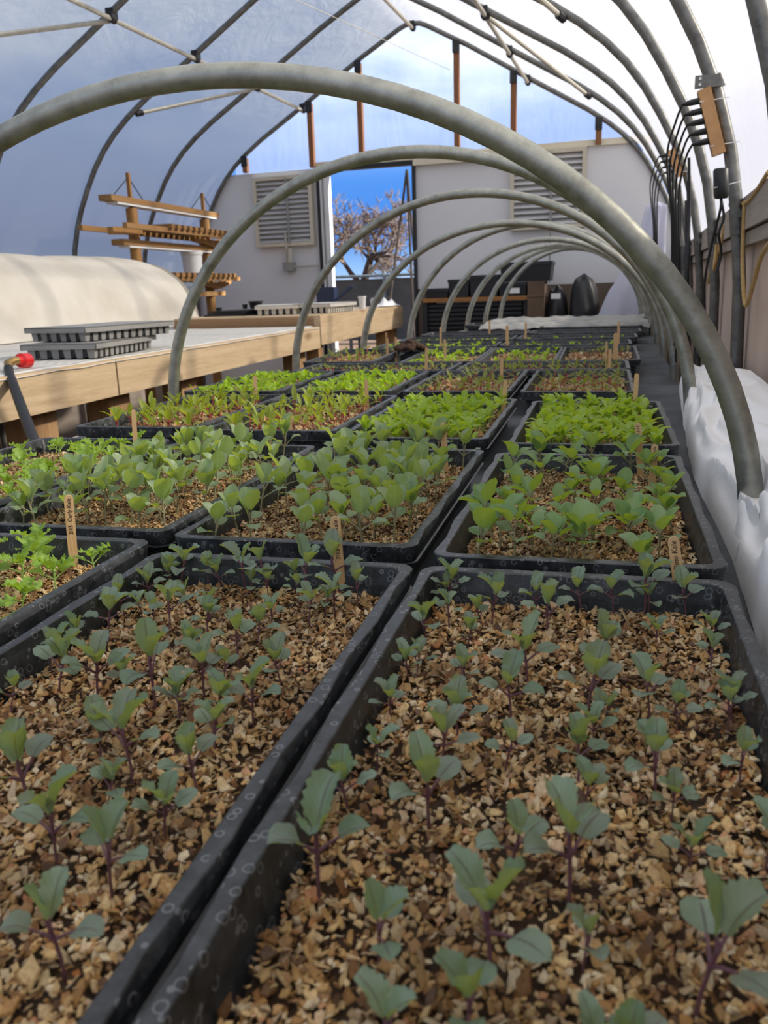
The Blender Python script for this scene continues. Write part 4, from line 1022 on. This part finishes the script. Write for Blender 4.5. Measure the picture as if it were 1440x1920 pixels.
for k_ in range(7): 
    zz=.70+.034*k_; o=bin_(-1.33,-.60,zz,zz+.032,SY+.03,SY+.39,'flat black tray in the pile under the orange shelf, %s from the top'%ORD[6-k_],'flat black trays piled under the orange shelf','stacked_tray','tray')
m=MB(); m.box((-1.31,SY+.05,0),(-.62,SY+.38,.699)); tag(m.build('black_crate',M['blackbin'],smooth=False),'large black crate under the pile of flat trays','crate')
m=MB(); m.box((-.685,SY-.008,1.005),(-.61,SY-.004,1.045)); tag(m.build('tag',M['paper'],smooth=False),'white paper tag on the black bin under the big bin','tag')
t=thing('cardboard_box','brown cardboard box standing right of the orange shelf','box',(-.48,SY,0))
m=MB(); m.box((-.548,SY-.02,0),(-.42,SY+.3,1.09)); m.build('body',M['cardboard'],t,smooth=False)
m=MB(); m.box((-.552,SY-.024,.975),(-.416,SY+.304,.985)); m.build('tape_line',M['brownpanel'],t,smooth=False)
def bag(cx,w,z1,lab):
    t=thing('black_bag',lab,'bag',(cx,SY+.15,.5),'black bags at the far end'); m=MB()
    def fn(a,b):
        an=2*PI*(b if b<1 else 0); z=.4+(z1-.4)*a; r_=math.sin(PI*min(1,.5+.5*a**3.))**.4 if a<1 else .02
        f=1+.08*math.sin(an*3+a*3)+.05*math.sin(an*7+a*9); return (cx+w*f*r_*math.cos(an),SY+.16+.16*f*r_*math.sin(an),z+.012*math.sin(an*4))
    m.grid(fn,18,36); m.build('sack',M['blackbin'],t); return t
t=bag(-.335,.085,1.05,'black plastic sack with a white label beside the cardboard box')
m=MB(); m.box((-.37,SY-.022,.955),(-.30,SY-.016,.995)); m.build('label_patch',M['paper'],t,smooth=False)
bag(-.13,.115,1.125,'larger black plastic sack left of the white fabric roll')
m=MB(); m.box((-.40,SY-.05,.0),(.02,SY+.40,.42)); tag(m.build('pallet_stand',M['cardboard'],smooth=False),'low brown stand under the black sacks','stand')

# ------------------------------------------------------------------ power strips, cables, rope at the right wall
def power_strip(v,z0,z1,lab,nplug,big):
    u0=float(UC+np.interp(-z0,[-p[1] for p in PROF],[p[0] for p in PROF])); u1=float(UC+np.interp(-z1,[-p[1] for p in PROF],[p[0] for p in PROF]))
    P=W(u0-.034,v-.03,z0); Q=W(u1-.034,v-.03,z1)
    t=thing('power_strip',lab,'power strip',P,'power strips tied to the bows')
    ax=(Q-P).normalized(); m=MB(); m.bar(P,Q,.034,.034,up=(1,0,0)); m.build('body',M['tan_plastic'],t,smooth=False)
    for k_ in range(nplug):
        c=P.lerp(Q,.22+.62*k_/(nplug-1)); a=c+W(-.016,0,0)-W(0,0,0); e_=c+W(-.06,-.0,-.006)-W(0,0,0)
        m=MB(); m.tube([a,a.lerp(e_,.6),e_],[.009,.008,.004],8); pl_=m.build('plug',M['black_plastic'],t)
        m=MB(); f=k_/(nplug-1)
        pts=[e_,e_+Vector((-.012,.05,-.03)),e_+Vector((-.022-.006*f,.10+.03*f,-.12)),e_+Vector((-.012+.01*f,.12+.05*f,-.30)),e_+Vector((-.0+.012*f,.16+.07*f,-.62+.1*f))]
        m.tube(smooth_curve(pts),.0032,6); m.build('power_cord',M['black_cable'],pl_)
    m=MB()
    for f in (.12,.80):
        c=P.lerp(Q,f); m.bar(c+W(-.02,-.02,0)-W(0,0,0),c+W(.066,.012,.012)-W(0,0,0),.003,.002)
    m.build('zip_tie',M['white_plastic'],t,smooth=False)
    return t,P,Q
def smooth_curve(pts,n=6):
    pts=[Vector(p) for p in pts]; P=[pts[0]]+pts+[pts[-1]]; out=[]
    for i in range(1,len(P)-2):
        for k_ in range(n):
            t_=k_/n; p0,p1,p2,p3=P[i-1],P[i],P[i+1],P[i+2]
            out.append(.5*((2*p1)+(-p0+p2)*t_+(2*p0-5*p1+4*p2-p3)*t_*t_+(-p0+3*p1-3*p2+p3)*t_**3))
    out.append(pts[-1]); return out
t,P,Q=power_strip(2.72,1.405,1.575,'tan power strip with five black plugs, tied to the nearer bow',5,1)
m=MB(); m.tube(smooth_curve([Q,Q+Vector((.0,0,-.02)),Q+Vector((.012,0,-.035))]),.004,6); m.build('lead',M['grey_plastic'],t)
power_strip(4.55,1.545,1.665,'tan power strip with four plugs on the farther bow',4,0)
AD=aty(1352,338,2.55)
t=thing('power_adapter','black power adapter strapped to the bow below the nearer power strip','power adapter',AD)
m=MB(); c=aty(1352,316,2.55); e_=aty(1352,372,2.55); m.tube([c,c+Vector((0,0,-.004)),e_+Vector((0,0,.01)),e_],[.017,.020,.020,.016],12); m.build('body',M['black_plastic'],t)
m=MB(); m.tube(smooth_curve([e_,e_+Vector((.0,0,-.03)),e_+Vector((-.012,.03,-.11)),e_+Vector((-.022,.06,-.22)),e_+Vector((-.01,.10,-.36)),e_+Vector((-.03,.12,-.44))]),.0035,6); m.tube(smooth_curve([e_,e_+Vector((.01,0,-.05)),e_+Vector((.0,.0,-.09)),e_+Vector((.012,.02,-.14)),e_+Vector((.004,.02,-.19))]),.0035,6); m.build('power_cord',M['black_cable'],t)
m=MB(); cc=c.lerp(e_,.6); m.bar(cc+Vector((-.02,-.02,-.004)),cc+Vector((.05,.02,.012)),.003,.002); m.build('zip_tie',M['white_plastic'],t,smooth=False)
t=thing('clamp_bracket','grey perforated bracket clamped above the nearer power strip','bracket',W(.16,2.7,1.59))
m=MB(); m.box((.075,2.69,1.580),(.14,2.70,1.612),0,WT); m.tube([W(.142,2.72,1.582),W(.128,2.72,1.612)],.022,12); m.build('band',M['bow'],t)
m=MB(); m.tube([W(.088,2.686,1.588),W(.088,2.70,1.588)],.004,8); m.tube([W(.088,2.686,1.603),W(.088,2.70,1.603)],.004,8); m.build('bolts',M['white_plastic'],t)
# bundle of dark cables hanging by the farther bows
for k_ in range(9):
    v=3.9+.28*k_; u=float(UC+2.10)-.03+.01*(k_%3); z0=1.55-.06*(k_%4)
    pts=[W(u-.02,v,z0),W(u-.005,v+.03,z0-.2),W(u+.0,v-.02,z0-.45),W(u+.02,v+.04,z0-.7),W(u+.0,v,z0-.92)]
    m=MB(); m.tube(smooth_curve(pts),.0045 if k_%2 else .006,6)
    tag(m.build('hanging_cable',M['black_cable']),'black cable hanging along the right wall, %s from the front'%ORD[k_],'cable','black cables hanging along the right wall')
m=MB(); m.tube(smooth_curve([W(.235,1.76,1.30),W(.226,1.75,1.1),W(.222,1.74,.9),W(.22,1.74,.72)]),.008,8); tag(m.build('hanging_cable',M['black_cable']),'thick black cable beside the nearest bow at the right edge','cable')
# yellow rope looped along the board
pts=[W(.232,3.2,1.31),W(.225,2.95,1.285),W(.222,2.75,1.275),W(.224,2.55,1.27),W(.222,2.2,1.30)]
m=MB(); m.tube(smooth_curve(pts),.0055,7); tag(m.build('rope',M['ropetan']),'tan rope draped along the top board edge','rope')
pts=[W(.222,2.66,1.275),W(.222,2.62,1.14),W(.222,2.54,1.05),W(.222,2.44,1.00),W(.222,2.33,1.05),W(.222,2.2,1.12),W(.222,1.95,1.16)]
m=MB(); m.tube(smooth_curve(pts),.0055,7); tag(m.build('rope',M['ropetan']),'tan rope loop sagging against the pinkish wall board','rope')
pts=[W(.225,3.3,1.25),W(.218,3.34,1.16),W(.226,3.42,1.22),W(.215,3.5,1.10),W(.225,3.62,1.2),W(.21,3.7,1.05)]
m=MB(); m.tube(smooth_curve(pts),.0055,7); tag(m.build('rope',M['ropetan']),'tangled tan rope behind the bow with the nearer power strip','rope')

# ------------------------------------------------------------------ outside the doorway
def bare_tree(name,lab,x,y,h,seed,spread,depth=6,thick=.05):
    r=random.Random(seed); t=thing(name,lab,'tree',(x,y,0),'bare trees beyond the doorway'); mt_=MB(); mb=MB()
    def grow(p,d,l,rad,dep):
        q=p+d*l; mid=p.lerp(q,.5)+Vector((r.uniform(-1,1),r.uniform(-1,1),r.uniform(-.4,.6)))*l*.12
        (mt_ if dep>=depth-2 else mb).tube([p,mid,q],[rad,rad*.85,rad*.65],5 if dep>2 else 3)
        if dep==0: return
        for k_ in range(r.choice([3,3,4]) if dep>1 else 4):
            ax=Vector((r.uniform(-1,1),r.uniform(-1,1),r.uniform(-.35,.8))).normalized(); nd=(d+ax*spread).normalized(); grow(q,nd,l*r.uniform(.6,.85),max(rad*.62,h*.0024),dep-1)
    grow(Vector((x,y,0)),Vector((r.uniform(-.1,.1),0,1)),h*.24,h*thick,depth)
    mt_.build('trunk',M['bark'],t); mb.build('twigs',M['twig'],t)
bare_tree('bare_tree','grey bare tree with fine twigs seen left in the doorway',-16.6,44,7.6,3,.75,6,.02)
bare_tree('bare_tree','bare tree with dark curving boughs seen right in the doorway',-7.3,26,5.0,11,1.1,6,.03)
bare_tree('bare_tree','brownish bare tree low behind the fence, centre of the doorway',-24.5,70,6.2,5,1.0,6,.018)
bare_tree('bare_tree','brownish bare tree low behind the fence, right in the doorway',-15.5,66,5.6,8,1.0,6,.018)
bare_tree('bare_tree','pale bare bush low behind the fence, left in the doorway',-27,62,4.6,9,1.0,6,.018)
t=thing('boundary_fence','grey metal fence with dark screen outside the doorway','fence',(-6,17,0))
m=MB(); m.tube([(-14,17,1.33),(4,17,1.33)],.03,6); m.build('top_rail',M['fence'],t)
m=MB(); m.box((-14,17.05,.05),(4,17.07,1.27)); m.build('screen',M['fencescreen'],t,smooth=False)
for k_ in range(10):
    m=MB(); m.tube([(-13.8+1.9*k_,17,0),(-13.8+1.9*k_,17,1.42)],.035,6); m.build('fence_post',M['fence'],t)
t=thing('pole_tripod','dark tall poles leaning together just outside the doorway','pole tripod',W(-2.35,8.6,0))
for du,dv in ((-.36,.0),(.17,.05),(.0,.25)):
    m=MB(); m.tube([W(-2.42+du,8.7+dv,0.0),W(-2.40,8.7,2.22)],.014,6); m.build('pole',M['bark'],t)
t=thing('garden_chair','dark garden chair outside the doorway','chair',(-3.3,12,0))
m=MB(); m.box((-3.55,11.9,.42),(-3.05,12.4,.47)); m.build('seat',M['fencescreen'],t,smooth=False)
m=MB(); m.box((-3.55,12.36,.47),(-3.05,12.4,.95)); m.build('backrest',M['fencescreen'],t,smooth=False)
for x in (-3.53,-3.08):
    for y in (11.92,12.37):
        m=MB(); m.box((x-.02,y-.02,0),(x+.02,y+.02,.42)); m.build('leg',M['fencescreen'],t,smooth=False)
